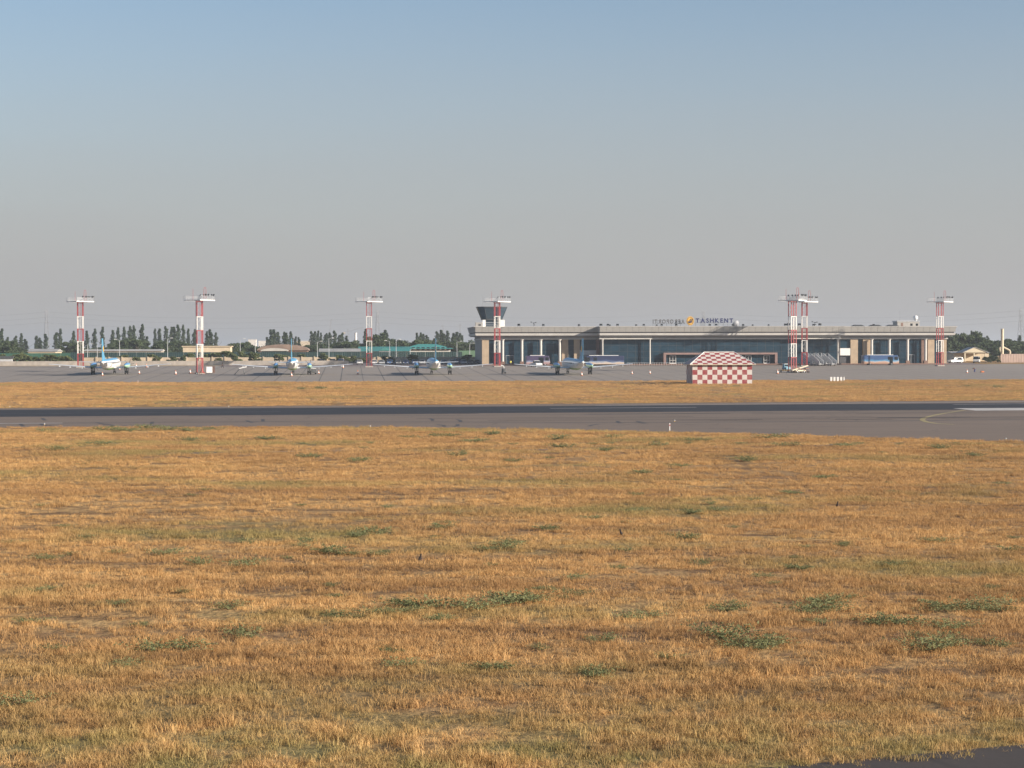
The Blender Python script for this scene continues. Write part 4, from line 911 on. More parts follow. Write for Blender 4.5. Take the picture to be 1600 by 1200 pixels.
for px, yt, v in small:
    p = atv(px, v); h = max(1.4, zat(px, yt, p.y) - p.z)
    tree('small_tree', rs.choice(STR), 'small green tree by the boundary wall before ' + behind(px) if px != 730 else 'small round tree by the pale green screen fence', 'young trees along the boundary walls' if px != 730 else None, p, h, 4.0, rs.uniform(1.1, 1.6) * max(.9, 2.8 / h))
for px, yt, v, w in ((1540, 557, 584, 1.5), (1548, 555, 582, 1.6), (1556, 557, 580, 1.5), (1545, 560, 577, 1.5), (1560, 561, 578, 1.3)):
    p = atv(px, v); h = zat(px, yt, p.y) - p.z
    tree('dark_bush', RTR[rs.randrange(5)], 'dense dark bush between the cream house and corrugated fence', 'dark bushes by the corrugated fence', p, h, 10.0, w)

# ------------------------------------------------------------------ lamps, pylons, wires, cranes
lamp = thing('street_lamp', 'slim grey street lamp between boundary wall and sheds', 'street lamp', (0, 0, 0), 0, 'street lamps behind the boundary wall')
MB().bar((0, 0, 0), (0, 0, 8), .11, 7, .06).bar((0, 0, 8), (1.0, 0, 8.35), .05, 5).build('pole', M_lgrey, lamp); MB().box(.9, 1.7, -.14, .14, 8.28, 8.44).build('lamp_head', M_white, lamp, bevel=.03)
first = True
for px, yt, v in ((137, 537, 612), (152, 538, 612), (187, 530, 612), (262, 528, 612), (375.5, 529, 612), (399, 534, 612), (496, 533, 612), (514, 528, 612), (609, 532, 612), (619, 530, 612), (641, 545, 612), (714, 533, 612), (734, 536, 612)):
    l_ = lamp if first else copy_tree(lamp); first = False; l_['label'] = 'slim grey street lamp before ' + behind(px); p = atv(px, v); l_.location = p; k = (zat(px, yt, p.y) - p.z) / 8.4; l_.scale = (1, 1, k); l_.rotation_euler.z = R + (pi if px in (187, 609) else 0)
def pylon(px, yt, v, label, w=5.0):
    p = atv(px, v); H = zat(px, yt, p.y) - p.z; t = thing('power_pylon', label, 'pylon', p, R + .3)
    m = MB(); N = 9
    def wd(z): f = z / H; return w / 2 * (1 - .75 * min(1, f / .8)) + .25
    for sx in (-1, 1):
        for sy in (-1, 1):
            for k in range(N): a, b = H * k / N, H * (k + 1) / N; m.bar((sx * wd(a), sy * wd(a), a), (sx * wd(b), sy * wd(b), b), .14, 4)
    for k in range(N):
        a, b = H * k / N, H * (k + 1) / N
        for s in (-1, 1):
            m.bar((-wd(a), s * wd(a), a), (wd(b), s * wd(b), b), .08, 4).bar((wd(a), s * wd(a), a), (-wd(b), s * wd(b), b), .08, 4).bar((s * wd(a), -wd(a), a), (s * wd(b), wd(b), b), .08, 4)
    m.build('lattice', M_grey, t)
    a = MB()
    for z in (.72, .84, .95): a.bar((-3.6 * (1.3 - z * .6), 0, H * z), (3.6 * (1.3 - z * .6), 0, H * z), .13, 4)
    a.build('cross_arms', M_grey, t); return p, H
PY = [pylon(px, yt, v, lab) for px, yt, v, lab in ((-330, 484, 1750, 'power pylon beyond the poplars outside the left end of the wall'), (73, 484, 1700, 'faint power pylon among the poplars left of the masts'), (590, 484, 1720, 'faint power pylon right of a red and white lighting mast'),
      (1099, 485, 1750, 'faint power pylon rising behind the blue rooftop letters'), (1595, 482, 1500, 'power pylon behind the pale chimney and corrugated fence'))]
for px, yt, lab in ((692, 507, 'thin lattice pole among the poplars behind the teal roof'), (719, 506, 'thin lattice pole just left of the terminal')):
    p = atv(px, 1300); H = zat(px, yt, p.y) - p.z; t = thing('lattice_pole', lab, 'pole', p, R); m = MB()
    for s in (-1, 1): m.bar((s * .5, 0, 0), (s * .3, 0, H), .1, 4)
    for k in range(14): s = 1 if k % 2 else -1; m.bar((-s * .45, 0, H * k / 14), (s * .45, 0, H * (k + 1) / 14), .06, 4)
    m.build('lattice', M_grey, t); MB().bar((-1.5, 0, H * .95), (1.5, 0, H * .95), .08, 4).build('cross_arm', M_grey, t)
k = 0
for (pa_, Ha), (pb_, Hb) in zip(PY[:-1], PY[1:]):
    for f, s in ((.72, -1), (.84, 1), (.95, 0)):
        A = pa_ + Vector((s * 2.5, 0, Ha * f)); B = pb_ + Vector((s * 2.5, 0, Hb * f)); pts = []
        for i in range(13): t = i / 12; q = A.lerp(B, t); q.z -= 9 * 4 * t * (1 - t) * .6; pts.append(q)
        o = MB().tube(pts, .045, 4).build('power_line', M_dgrey); tag(o, 'thin sagging power line strung between the far pylons', 'power line', 'power lines between the pylons'); k += 1
p = atv(511, 1500); t = thing('mobile_crane', 'faint mobile crane boom leaning up above the poplars', 'crane', p, R)
zt = zat(517, 499, p.y) - p.z; m = MB(); bx = (518 - 511) / F * p.y
for s in (-.45, .45): m.bar((s, 0, 2), (bx + s * .6, 0, zt), .13, 4)
for i in range(16): f, g = i / 16, (i + 1) / 16; s = .45 if i % 2 else -.45; m.bar((bx * f - s, 0, 2 + (zt - 2) * f), (bx * g + s, 0, 2 + (zt - 2) * g), .09, 4)
m.build('boom', M_grey, t); MB().box(-1.5, 1.5, -4, 3, .8, 2.6).build('cab', M_yellow, t, bevel=.1); MB().box(-1.4, 1.4, -4.5, 4.5, 0, .8).build('chassis', M_dgrey, t)
p = atv(544, 1600); t = thing('tower_crane', 'faint tower crane with raised jib beyond the trees', 'crane', p, R); sc = p.y / F
z0 = zat(544, 518, p.y) - p.z; m = MB()
for s in (-.5, .5):
    m.bar((s, 0, 0), (s, 0, z0 + 2), .13, 4); m.bar((0, 0, z0 + s * .5), (24 * sc, 0, z0 + 7 * sc + s * .3), .12, 4)
for i in range(18): s = .5 if i % 2 else -.5; m.bar((-s, 0, z0 * i / 18), (s, 0, z0 * (i + 1) / 18), .08, 4)
m.build('mast', M_grey, t); MB().bar((0, 0, z0), (-7 * sc, 0, z0 - .5), .2, 4).bar((0, 0, z0), (-1, 0, z0 + 5 * sc), .14, 4).bar((-1, 0, z0 + 5 * sc), (20 * sc, 0, z0 + 6 * sc), .06, 4).build('counter_jib', M_grey, t); MB().cbox((-6 * sc, 0, z0 - 1.2), (2, 1.4, 1.6)).build('counterweight', M_conc, t)
p = atv(556, 1300); t = tag(MB().lathe([(1.0, 0), (.8, 22), (.95, 22), (.95, 22.6)], n=10).build('far_stack', M_white, smooth=True), 'slender white far stack above the trees left of a mast', 'chimney'); t.location = p; t.scale.z = (zat(556, 520, p.y) - p.z) / 22.6
# ------------------------------------------------------------------ vehicles
def wheel(mb, x, y, r, w, axis='x'):
    n = 14
    if axis == 'x': mb.loft([[(x + q * w, y + r * k * cos(2 * pi * i / n), r + r * k * sin(2 * pi * i / n)) for i in range(n)] for q, k in ((-.5, .82), (-.38, 1), (.38, 1), (.5, .82))])
    else: mb.loft([[(x + r * k * cos(2 * pi * i / n), y + q * w, r + r * k * sin(2 * pi * i / n)) for i in range(n)] for q, k in ((-.5, .82), (-.38, 1), (.38, 1), (.5, .82))])
    return mb
def wheels(root, pts, r, w, axis):
    for x, y in pts:
        o = wheel(MB(), 0, 0, r, w, axis).build('wheel', M_black, root); o.location = (x, y, 0)
        h = MB()
        if axis == 'x': h.bar((-w * .53, 0, r), (w * .53, 0, r), r * .5, 10)
        else: h.bar((0, -w * .53, r), (0, w * .53, r), r * .5, 10)
        h.build('hub', M_lgrey, o)
# bus: body runs along x, side facing -y
def mural_mat(name, top, mid, low, ofs):
    m, n, l, b = newmat(name); b.inputs['Roughness'].default_value = .35
    t = n.new('ShaderNodeTexCoord'); s = n.new('ShaderNodeSeparateXYZ'); l.new(t.outputs['Object'], s.inputs[0])
    mp = n.new('ShaderNodeMapping'); mp.inputs['Location'].default_value = (ofs, 0, 0); l.new(t.outputs['Object'], mp.inputs[0])
    nz = noise_chain(n, l, mp.outputs[0], .45, 4, (.7, 1, 1.6))
    ad = n.new('ShaderNodeMath'); ad.operation = 'MULTIPLY_ADD'; ad.inputs[1].default_value = 1.5; l.new(nz, ad.inputs[0]); l.new(s.outputs['Z'], ad.inputs[2])
    dv = n.new('ShaderNodeMath'); dv.operation = 'MULTIPLY'; dv.inputs[1].default_value = .25; l.new(ad.outputs[0], dv.inputs[0])
    c = ramp(n, l, dv.outputs[0], [(.34, low), (.43, tuple(x * .8 + .12 for x in low)), (.47, tuple(x * .5 + .32 for x in mid)), (.51, mid), (.57, mid), (.61, top), (.90, top)])
    l.new(c, b.inputs['Base Color']); return m
def bus(label, px, v, Ln, m, flip=1, rz=0.0):
    b = thing('apron_bus', label, 'bus', atv(px, v), R + rz, 'apron buses before the terminal'); W, H = 2.6, 2.95; s = flip
    xs = [(-Ln / 2, .45), (Ln / 2 - .15, .45), (Ln / 2, .9), (Ln / 2 - .1, 1.7), (Ln / 2 - .35, H - .15), (Ln / 2 - .6, H), (-Ln / 2 + .15, H), (-Ln / 2, H - .2)]
    body = MB().prism([(s * x, z) for x, z in xs], 0, W).build('body', m, b, bevel=.06)
    q = MB().box(-.5, .5, -.015, .0, 0, .95).mesh('side_window', M_wind)
    for d in (.9, 2.9):
        o = link('side_window', q, body); o.location = (s * (Ln / 2 - d), -.004, 1.55)
    x = s * Ln / 2
    MB().hexa([(x - s * .02 - .03, .15, 1.35), (x - s * .02 + .03, .15, 1.35), (x - s * .02 + .03, W - .15, 1.35), (x - s * .02 - .03, W - .15, 1.35), (x - s * .28 - .03, .25, 2.7), (x - s * .28 + .03, .25, 2.7), (x - s * .28 + .03, W - .25, 2.7), (x - s * .28 - .03, W - .25, 2.7)]).build('windscreen', M_wind, body)
    MB().box(-Ln / 2 + 1.2, Ln / 2 - 1.6, .4, W - .4, H + .003, H + .16).build('roof_pod', M_white, body, bevel=.04)
    for d in (-.9, 1.2): MB().box(s * (Ln / 2 - 1.5) + d - .5, s * (Ln / 2 - 1.5) + d + .5, -.02, -.005, .5, 2.45).build('door', M_wind, body) if d < 0 else None
    wheels(b, [(-Ln * .3, .25), (-Ln * .3, W - .25), (Ln * .3, .25), (Ln * .3, W - .25)], .48, .3, 'y')
    return b
bus('bus with blue mural and orange lower panels parked before the right wing', 1377, 557, 10.8, mural_mat('bus_mural_a', (.05, .10, .22), (.09, .24, .40), (.46, .27, .18), 3), 1)
bus('long navy bus with pale lower panels behind the tail of an airliner', 945, 557, 11.4, mural_mat('bus_mural_b', (.03, .04, .09), (.06, .09, .18), (.50, .40, .32), 8), -1)
bus('dull purple bus half hidden behind a white pickup truck', 841, 559, 7.0, mural_mat('bus_mural_c', (.07, .055, .11), (.14, .15, .24), (.34, .22, .22), 15), 1)
# cars: nose towards -y
def car(name, label, cat, p, rz, m, group=None, L_=4.2, W=1.7, H=1.45, kind='sedan'):
    c = thing(name, label, cat, p, rz, group); h = L_ / 2
    if kind == 'van': prof = [(-h, .35), (h, .35), (h, 1.5), (h - .1, H - .08), (h - .3, H), (-h + .75, H), (-h + .28, 1.15), (-h, .95)]
    elif kind == 'suv': prof = [(-h, .4), (h, .4), (h, 1.05), (h - .25, H - .05), (h - .5, H), (-h + 1.55, H), (-h + 1.05, 1.08), (-h + .1, .98), (-h, .8)]
    elif kind == 'pickup': prof = [(-h, .5), (h, .5), (h, 1.05), (.6, 1.05), (.5, H - .06), (.3, H), (-.5, H), (-1.05, 1.15), (-h + .1, 1.02), (-h, .85)]
    else: prof = [(-h, .3), (h, .3), (h, .85), (h - .55, .95), (h - 1.15, H), (-h + 1.75, H), (-h + 1.05, .92), (-h + .1, .8), (-h, .6)]
    n = len(prof); inset = [.0 if z < 1.1 else .14 for _, z in prof]
    b = MB().add([(-W / 2 + i, y, z) for (y, z), i in zip(prof, inset)] + [(W / 2 - i, y, z) for (y, z), i in zip(prof, inset)],
                 [tuple(range(n)), tuple(reversed(range(n, 2 * n)))] + [((i + 1) % n, i, n + i, n + (i + 1) % n) for i in range(n)]).build('body', m, c, bevel=.05)
    zb, zt = (1.15, H - .1) if kind in ('van', 'pickup') else (.98, H - .08); yf0, yf1 = {'van': (-h + .26, -h + .7), 'suv': (-h + 1.07, -h + 1.5), 'pickup': (-1.06, -.55), 'sedan': (-h + 1.06, -h + 1.68)}[kind]
    MB().hexa([(-W / 2 + .12, yf0 - .06, zb), (W / 2 - .12, yf0 - .06, zb), (W / 2 - .12, yf0, zb), (-W / 2 + .12, yf0, zb), (-W / 2 + .22, yf1 - .06, zt), (W / 2 - .22, yf1 - .06, zt), (W / 2 - .22, yf1, zt), (-W / 2 + .22, yf1, zt)]).build('windscreen', M_wind, b)
    yb = {'van': h - .4, 'suv': h - .4, 'pickup': .45, 'sedan': h - 1.1}[kind]
    for s in (-1, 1): MB().hexa([(s * (W / 2 - .03) - .02, yf0 + .2, zb), (s * (W / 2 - .03) + .02, yf0 + .2, zb), (s * (W / 2 - .03) + .02, yb, zb), (s * (W / 2 - .03) - .02, yb, zb), (s * (W / 2 - .13) - .02, yf1 + .15, zt), (s * (W / 2 - .13) + .02, yf1 + .15, zt), (s * (W / 2 - .13) + .02, yb - .2, zt), (s * (W / 2 - .13) - .02, yb - .2, zt)]).build('side_glass', M_wind, b)
    for s in (-1, 1): MB().box(s * W * .33 - .16, s * W * .33 + .16, -h - .02, -h + .04, .62, .78).build('headlight', M_lgrey, b)
    MB().box(-W / 2 + .05, W / 2 - .05, -h - .06, -h + .1, .32, .5).build('bumper', M_dgrey, b)
    wheels(c, [(s * (W / 2 - .1), y) for s in (-1, 1) for y in (-h + .75, h - .75)], .31, .2, 'x')
    return c
def paint(nm, c): return mat('car_' + nm, c, .3, .05, 1)
PC = [paint('white', (.7, .69, .67)), paint('silver', (.38, .39, .40)), paint('black', (.02, .022, .026)), paint('navy', (.03, .05, .12)), paint('grey', (.14, .145, .15)), paint('blue', (.08, .15, .30)), paint('maroon', (.16, .03, .03))]
cn = ['white', 'silver grey', 'black', 'navy', 'dark grey', 'blue', 'maroon']
spots = [(504, 4), (520, 2), (533, 5), (562, 0), (585, 0), (596, 1), (609, 5), (622, 4), (634, 3), (648, 5), (660, 0), (669, 2), (694, 5), (706, 1), (724, 1), (736, 4), (745, 3)]
for px, ci in spots:
    car('parked_car', cn[ci] + ' car parked nose out before the beige wall', 'car', atv(px, (590 if px < 550 else 576) + rs.uniform(-1.5, 1.5)), R + rs.uniform(-.08, .08), PC[ci], 'cars parked before the beige wall')
car('suv', 'dark suv standing taller among the cars by the beige wall', 'car', atv(715, 576), R + .1, PC[3], None, 4.6, 1.85, 1.85, 'suv')
car('pickup_truck', 'white pickup truck standing before the purple bus', 'truck', atv(838, 549), R + .25, PC[0], None, 5.0, 1.9, 1.8, 'pickup')
car('small_white_car', 'small rounded white car beside the airliner main wheels', 'car', atv(489, 486), R + pi + .1, PC[0], None, 3.5, 1.5, 1.5, 'van')
car('white_suv', 'white suv parked before the small cream house', 'car', atv(1493, 578), R - 1.25, PC[0], None, 4.6, 1.85, 1.85, 'suv')
car('white_van', 'boxy white van parked at the porch of the cream house', 'van', atv(1526, 579), R - .4, PC[0], None, 4.4, 1.9, 2.1, 'van')
# passenger stairs: steps climb along +y, foot towards -y
def stairs():
    s = thing('passenger_stairs', 'pale grey mobile passenger stairs parked before the dark terminal glass', 'stairs', (0, 0, 0), 0, 'passenger stairs before the terminal')
    Ht, Ln, W = 2.7, 4.2, 1.5
    st = MB().box(-W / 2, W / 2, 0, .22, .45, .5).mesh('step', M_lgrey)
    for i in range(12): o = link('step', st, s); o.location = (0, -Ln / 2 + i * Ln / 12, i * (Ht - .45) / 12)
    for x in (-W / 2 - .06, W / 2 + .02):
        MB().hexa([(x, -Ln / 2, .3), (x + .05, -Ln / 2, .3), (x + .05, Ln / 2, Ht - .25), (x, Ln / 2, Ht - .25), (x, -Ln / 2, 1.3), (x + .05, -Ln / 2, 1.3), (x + .05, Ln / 2, Ht + .8), (x, Ln / 2, Ht + .8)]).build('side_panel', M_lgrey, s)
        MB().bar((x, -Ln / 2, 1.45), (x, Ln / 2, Ht + .98), .04, 5).bar((x, Ln / 2, Ht + .98), (x, Ln / 2 + 1.0, Ht + .98), .04, 5).bar((x, Ln / 2 + 1, Ht), (x, Ln / 2 + 1, Ht + .98), .04, 5).build('handrail', M_white, s)
    MB().box(-W / 2, W / 2, Ln / 2 + .01, Ln / 2 + 1.05, Ht - .1, Ht).build('landing', M_lgrey, s)
    MB().box(-.75, .75, -1.6, Ln / 2 + .6, .38, .55).bar((-.6, Ln / 2 + .4, .5), (-.6, Ln / 2 + .4, Ht - .1), .05, 5).bar((.6, Ln / 2 + .4, .5), (.6, Ln / 2 + .4, Ht - .1), .05, 5).bar((-.6, 0, .5), (-.6, Ln / 2 + .4, Ht - .5), .04, 5).bar((.6, 0, .5), (.6, Ln / 2 + .4, Ht - .5), .04, 5).build('chassis', M_grey, s)
    wheels(s, [(x, y) for x in (-.7, .7) for y in (-1.2, 1.7)], .3, .2, 'x'); return s
s0 = stairs(); first = True
for px, v, rz in ((1266, 556, .45), (1277, 552, .40), (1286.5, 556, .45), (1297, 552, .38)):
    s = s0 if first else copy_tree(s0); first = False; s.location = atv(px, v); s.rotation_euler.z = R + rz
# tractor, trolleys and loader at the foot of the right pair of masts
t = thing('tow_tractor', 'light blue tow tractor with white cab roof beside the paired masts', 'tractor', atv(1229, 505), R + .3)
M_lblue = mat('light_blue_paint', (.16, .33, .42), .45, .12, 1)
b = MB().box(-.7, .7, -1.1, 1.2, .35, .95).build('body', M_lblue, t, bevel=.06); MB().box(-.62, .62, .05, 1.1, .953, 1.75).build('cab', M_lblue, t, bevel=.05); MB().box(-.7, .7, -.05, 1.2, 1.753, 1.85).build('cab_roof', M_white, t, bevel=.03)
MB().box(-.5, .5, .02, .045, 1.15, 1.65).build('windscreen', M_wind, t); wheels(t, [(x, y) for x in (-.66, .66) for y in (-.7, .75)], .35, .25, 'x')
t = thing('baggage_trolley', 'flat orange framed baggage trolley beside the paired masts', 'trolley', atv(1226, 490), R + 1.35)
MB().box(-.7, .7, -1.3, 1.3, .55, .65).build('deck', M_yellow, t)
for y in (-1.3, 1.3): MB().bar((-.65, y, .65), (-.65, y, 1.05), .035, 5).bar((.65, y, .65), (.65, y, 1.05), .035, 5).bar((-.65, y, 1.05), (.65, y, 1.05), .035, 5).build('end_rail', M_yellow, t)
MB().bar((0, 1.3, .5), (0, 2.2, .25), .04, 5).build('drawbar', M_dgrey, t); wheels(t, [(x, y) for x in (-.6, .6) for y in (-.9, .9)], .26, .16, 'x')
t = thing('belt_loader', 'cream belt loader with crossed arms before the paired masts', 'loader', atv(1249, 486), R - 1.2)
MB().box(-.75, .75, -1.6, 1.5, .4, .75).build('chassis', M_cream, t, bevel=.04)
MB().hexa([(-.45, -2.4, .55), (.45, -2.4, .55), (.45, 2.4, 1.75), (-.45, 2.4, 1.75), (-.45, -2.4, .8), (.45, -2.4, .8), (.45, 2.4, 2.0), (-.45, 2.4, 2.0)]).build('belt', M_cream, t)
MB().bar((-.55, -1.4, .75), (-.55, 1.3, 1.5), .06, 5).bar((-.55, 1.3, .75), (-.55, -1.2, 1.4), .06, 5).bar((.55, 1.3, .75), (.55, -1.2, 1.4), .06, 5).build('scissor_arm', M_rust, t)
wheels(t, [(x, y) for x in (-.7, .7) for y in (-1.1, 1.0)], .33, .22, 'x')
t = thing('air_start_cart', 'small rusty wheeled cart at the right of the paired masts', 'cart', atv(1260, 487), R + .2)
MB().box(-.5, .5, -.7, .7, .4, 1.15).build('housing', M_rust, t, bevel=.05); MB().box(-.42, .42, -.72, -.70, .5, 1.0).build('grille', M_dgrey, t); wheels(t, [(x, y) for x in (-.5, .5) for y in (-.45, .45)], .24, .14, 'x'); MB().bar((0, -.7, .4), (0, -1.5, .2), .04, 5).build('drawbar', M_dgrey, t)
# gear at the foot of the left near mast
t = thing('baggage_container', 'white baggage container with open brown door beside a lighting mast', 'container', atv(328, 493), R + .15)
MB().box(-.95, .55, -.75, .75, .22, 1.75).build('box', M_white, t, bevel=.03); MB().hexa([(.56, -.75, .2), (1.15, -.95, .2), (1.18, -.88, .2), (.59, -.68, .2), (.56, -.75, 1.9), (1.15, -.95, 1.9), (1.18, -.88, 1.9), (.59, -.68, 1.9)]).build('door', M_brown, t)
MB().box(-.95, .6, -.7, .7, .12, .217).build('base', M_dgrey, t); wheels(t, [(x, y) for x in (-.7, .4) for y in (-.6, .6)], .12, .1, 'y')
t = thing('tow_bar', 'rusty red tow bar lying at the foot of a lighting mast', 'tow bar', atv(309, 487), R)
MB().bar((-1.6, 0, .3), (1.5, .2, .45), .08, 6).bar((-1.3, -.4, .3), (-.2, 0, .36), .06, 5).bar((-1.3, .5, .3), (-.2, .1, .36), .06, 5).build('shaft', M_rust, t); wheels(t, [(-.2, -.4), (-.2, .5)], .28, .14, 'y'); MB().box(1.3, 1.75, -.1, .5, .3, .6).build('head', M_red, t)
t = thing('tripod_jack', 'dull red tripod jack at the foot of a lighting mast', 'jack', atv(316, 486), R)
for k in range(3): a = 2 * pi * k / 3 + .4; MB().bar((.9 * cos(a), .9 * sin(a), .08), (.12 * cos(a), .12 * sin(a), 1.3), .06, 5).build('leg', M_rust, t); MB().lathe([(.18, 0), (.18, .08)], (.9 * cos(a), .9 * sin(a), 0), 8).build('foot_pad', M_dgrey, t)
MB().lathe([(.14, .5), (.14, 1.5), (.2, 1.5), (.2, 1.6)], n=10).build('ram', M_red, t)
# service trestle and wheeled cart standing between the airliners
t = thing('service_trestle', 'white topped service trestle on dark splayed legs left of an airliner', 'trestle', atv(379, 486), R)
MB().hexa([(-.9, -.3, 1.35), (1.0, -.3, 1.75), (1.0, .3, 1.75), (-.9, .3, 1.35), (-.9, -.3, 1.6), (1.0, -.3, 2.1), (1.0, .3, 2.1), (-.9, .3, 1.6)]).build('top', M_white, t, bevel=.05)
for a, b2 in (((-.7, -.2, 1.4), (-2.0, -.25, 0)), ((-.7, .2, 1.4), (-2.0, .25, 0)), ((.1, -.2, 1.55), (.55, -.25, 0)), ((.1, .2, 1.55), (.55, .25, 0))): MB().bar(a, b2, .09, 5).build('leg', M_dgrey, t)
t = thing('ground_power_cart', 'dark wheeled power cart with bent white arm before the control tower mast', 'cart', atv(787, 486), R)
MB().box(-.35, .4, -.7, .7, .35, 1.35).build('housing', M_dgrey, t, bevel=.12); MB().tube([(.1, 0, 1.35), (0, 0, 1.9), (-.7, 0, 2.15)], .1, 6).build('arm', M_white, t); wheels(t, [(x, y) for x in (-.35, .4) for y in (-.45, .45)], .25, .14, 'x')
t.rotation_euler.z = R + .2

# ------------------------------------------------------------------ cones, lights, posts, railing
cone = thing('traffic_cone', 'white and orange marker cone on the apron', 'cone', (0, 0, 0), 0, 'marker cones on the apron')
M_cone = band_mat('cone_bands', [(0, (.6, .16, .04)), (.22, (.75, .73, .7)), (.62, (.6, .16, .04))])
MB().lathe([(.24, .05), (.05, .85), (.04, .9)], n=12).build('body', M_cone, cone, smooth=True); MB().box(-.28, .28, -.28, .28, 0, .05).build('base', M_black, cone)
first = True
for px, py in ((160, 587), (217.5, 584), (274.5, 585), (297, 583.5), (559, 585), (498, 584), (455.5, 588), (909, 587), (987.5, 584.5), (1015.5, 584), (1215, 584), (1511, 583), (187, 578), (229, 574), (213, 574), (536, 575)):
    c = cone if first else copy_tree(cone); first = False; c.location = onground(px, py); c.rotation_euler.z = rs.uniform(0, 3); k = rs.uniform(.9, 1.25); c.scale = (k, k, k)
lt = thing('runway_light', 'small pale runway edge light on the asphalt margin', 'runway light', (0, 0, 0), 0, 'runway edge lights')
MB().lathe([(.12, .0), (.12, .05), (.04, .06), (.04, .22)], n=10).build('stem', M_yellow, lt); MB().lathe([(.10, .22), (.12, .30), (.08, .40), (.02, .43)], n=10).build('lens', M_lgrey, lt, smooth=True)
first = True
for px, py in ((69, 664.5), (578, 668), (1046, 674.5), (1054, 659), (1572, 688), (15, 637), (357, 636.5)):
    c = lt if first else copy_tree(lt); first = False; c.location = onground(px, py); c.scale = (.6, .6, .45)
for px, py in ((215.5, 599), (1046.5, 672.5)):
    t = thing('marker_post', 'white marker post at the near edge of the apron' if px < 500 else 'slim white marker post at the runway margin', 'post', onground(px, py)); MB().box(-.045, .045, -.045, .045, 0, .65).build('post', M_white, t); MB().box(-.06, .06, -.06, .06, .42, .52).build('band', M_red, t)
bx_ = thing('white_marker_box', 'white upright marker box in the row on the apron edge', 'marker', (0, 0, 0), 0, 'white marker boxes in a row')
MB().box(-.23, .23, -.2, .2, .04, .86).build('box', M_white, bx_, bevel=.03); MB().box(-.27, .27, -.24, .24, 0, .037).build('base', M_conc, bx_)
first = True
for px in (1298.5, 1303.5, 1308.8, 1314, 1318.6):
    c = bx_ if first else copy_tree(bx_); first = False; c.location = onground(px, 596.2); c.rotation_euler.z = R; c.scale = (.5, 1, 1.2) if px > 1318 else (1, 1, 1.2)
ra_, rb2 = upxv(980, 556), upxv(1080, 556)
t = thing('post_railing', 'low row of pale railing posts before the glass entrance front', 'railing', UV(ra_, 556), R); n = 26; w_ = (rb2 - ra_) / n
q = MB().box(-.035, .035, -.035, .035, 0, .95).mesh('post', M_lgrey)
for i in range(n + 1): o = link('post', q, t); o.location = (i * w_, 0, 0)
MB().bar((0, 0, .9), (rb2 - ra_, 0, .9), .03, 5).build('rail', M_lgrey, t)

# ------------------------------------------------------------------ people
def skin_mesh(name, verts, edges, m, parent, root=0):
    me = bpy.data.meshes.new(name); me.from_pydata([v[:3] for v in verts], edges, []); me.materials.append(m); o = link(name, me, parent)
    o.modifiers.new('skin', 'SKIN')
    for i, v in enumerate(verts): s = me.skin_vertices[0].data[i]; s.radius = (v[3], v[3] * (v[4] if len(v) > 4 else 1)); s.use_root = i == root
    sb = o.modifiers.new('smooth', 'SUBSURF'); sb.levels = 1; sb.render_levels = 1; return o
def person(label, loc, rz, J, shirt, trousers, hair=M_black):
    """J: joints by name"""
    p = thing('person', label, 'person', loc, rz)
    def j(k, r, q=1): return (*J[k], r, q)
    order = ['pelvis', 'waist', 'chest', 'neck', 'head', 'shl', 'ell', 'wrl', 'hal', 'shr', 'elr', 'wrr', 'har', 'hil', 'knl', 'anl', 'tol', 'hir', 'knr', 'anr', 'tor']
    rad = dict(pelvis=.13, waist=.12, chest=.14, neck=.055, head=.095, shl=.06, ell=.042, wrl=.03, hal=.035, shr=.06, elr=.042, wrr=.03, har=.035, hil=.085, knl=.058, anl=.04, tol=.035, hir=.085, knr=.058, anr=.04, tor=.035)
    E = [('pelvis', 'waist'), ('waist', 'chest'), ('chest', 'neck'), ('neck', 'head'), ('chest', 'shl'), ('shl', 'ell'), ('ell', 'wrl'), ('wrl', 'hal'), ('chest', 'shr'), ('shr', 'elr'), ('elr', 'wrr'), ('wrr', 'har'),
         ('pelvis', 'hil'), ('hil', 'knl'), ('knl', 'anl'), ('anl', 'tol'), ('pelvis', 'hir'), ('hir', 'knr'), ('knr', 'anr'), ('anr', 'tor')]
    ix = {k: i for i, k in enumerate(order)}
    skin_mesh('body', [j(k, rad[k]) for k in order], [(ix[a], ix[b]) for a, b in E], M_skin, p)
    def cloth(name, keys, ed, m, add): i2 = {k: i for i, k in enumerate(keys)}; skin_mesh(name, [j(k, rad[k] + add) for k in keys], [(i2[a], i2[b]) for a, b in ed], m, p)
    cloth('shirt', ['waist', 'chest', 'shl', 'ell', 'shr', 'elr', 'pelvis'], [('waist', 'chest'), ('chest', 'shl'), ('shl', 'ell'), ('chest', 'shr'), ('shr', 'elr'), ('pelvis', 'waist')], shirt, .028)
    cloth('trousers', ['pelvis', 'hil', 'knl', 'anl', 'hir', 'knr', 'anr'], [('pelvis', 'hil'), ('hil', 'knl'), ('knl', 'anl'), ('pelvis', 'hir'), ('hir', 'knr'), ('knr', 'anr')], trousers, .03)
    h = Vector(J['head']); MB().sphere((h.x, h.y + .012, h.z + .05), .115, 10, 7).build('hair', hair, p, smooth=True)
    return p
stand = dict(pelvis=(0, 0, .95), waist=(0, 0, 1.08), chest=(0, 0, 1.34), neck=(0, 0, 1.52), head=(0, -.02, 1.66), shl=(-.19, 0, 1.42), ell=(-.25, .03, 1.15), wrl=(-.26, -.05, .92), hal=(-.26, -.07, .82), shr=(.19, 0, 1.42), elr=(.25, .03, 1.15), wrr=(.26, -.05, .92), har=(.26, -.07, .82),
             hil=(-.1, 0, .88), knl=(-.11, -.02, .5), anl=(-.12, .02, .09), tol=(-.13, -.14, .035), hir=(.1, 0, .88), knr=(.11, -.02, .5), anr=(.12, .02, .09), tor=(.13, -.14, .035))
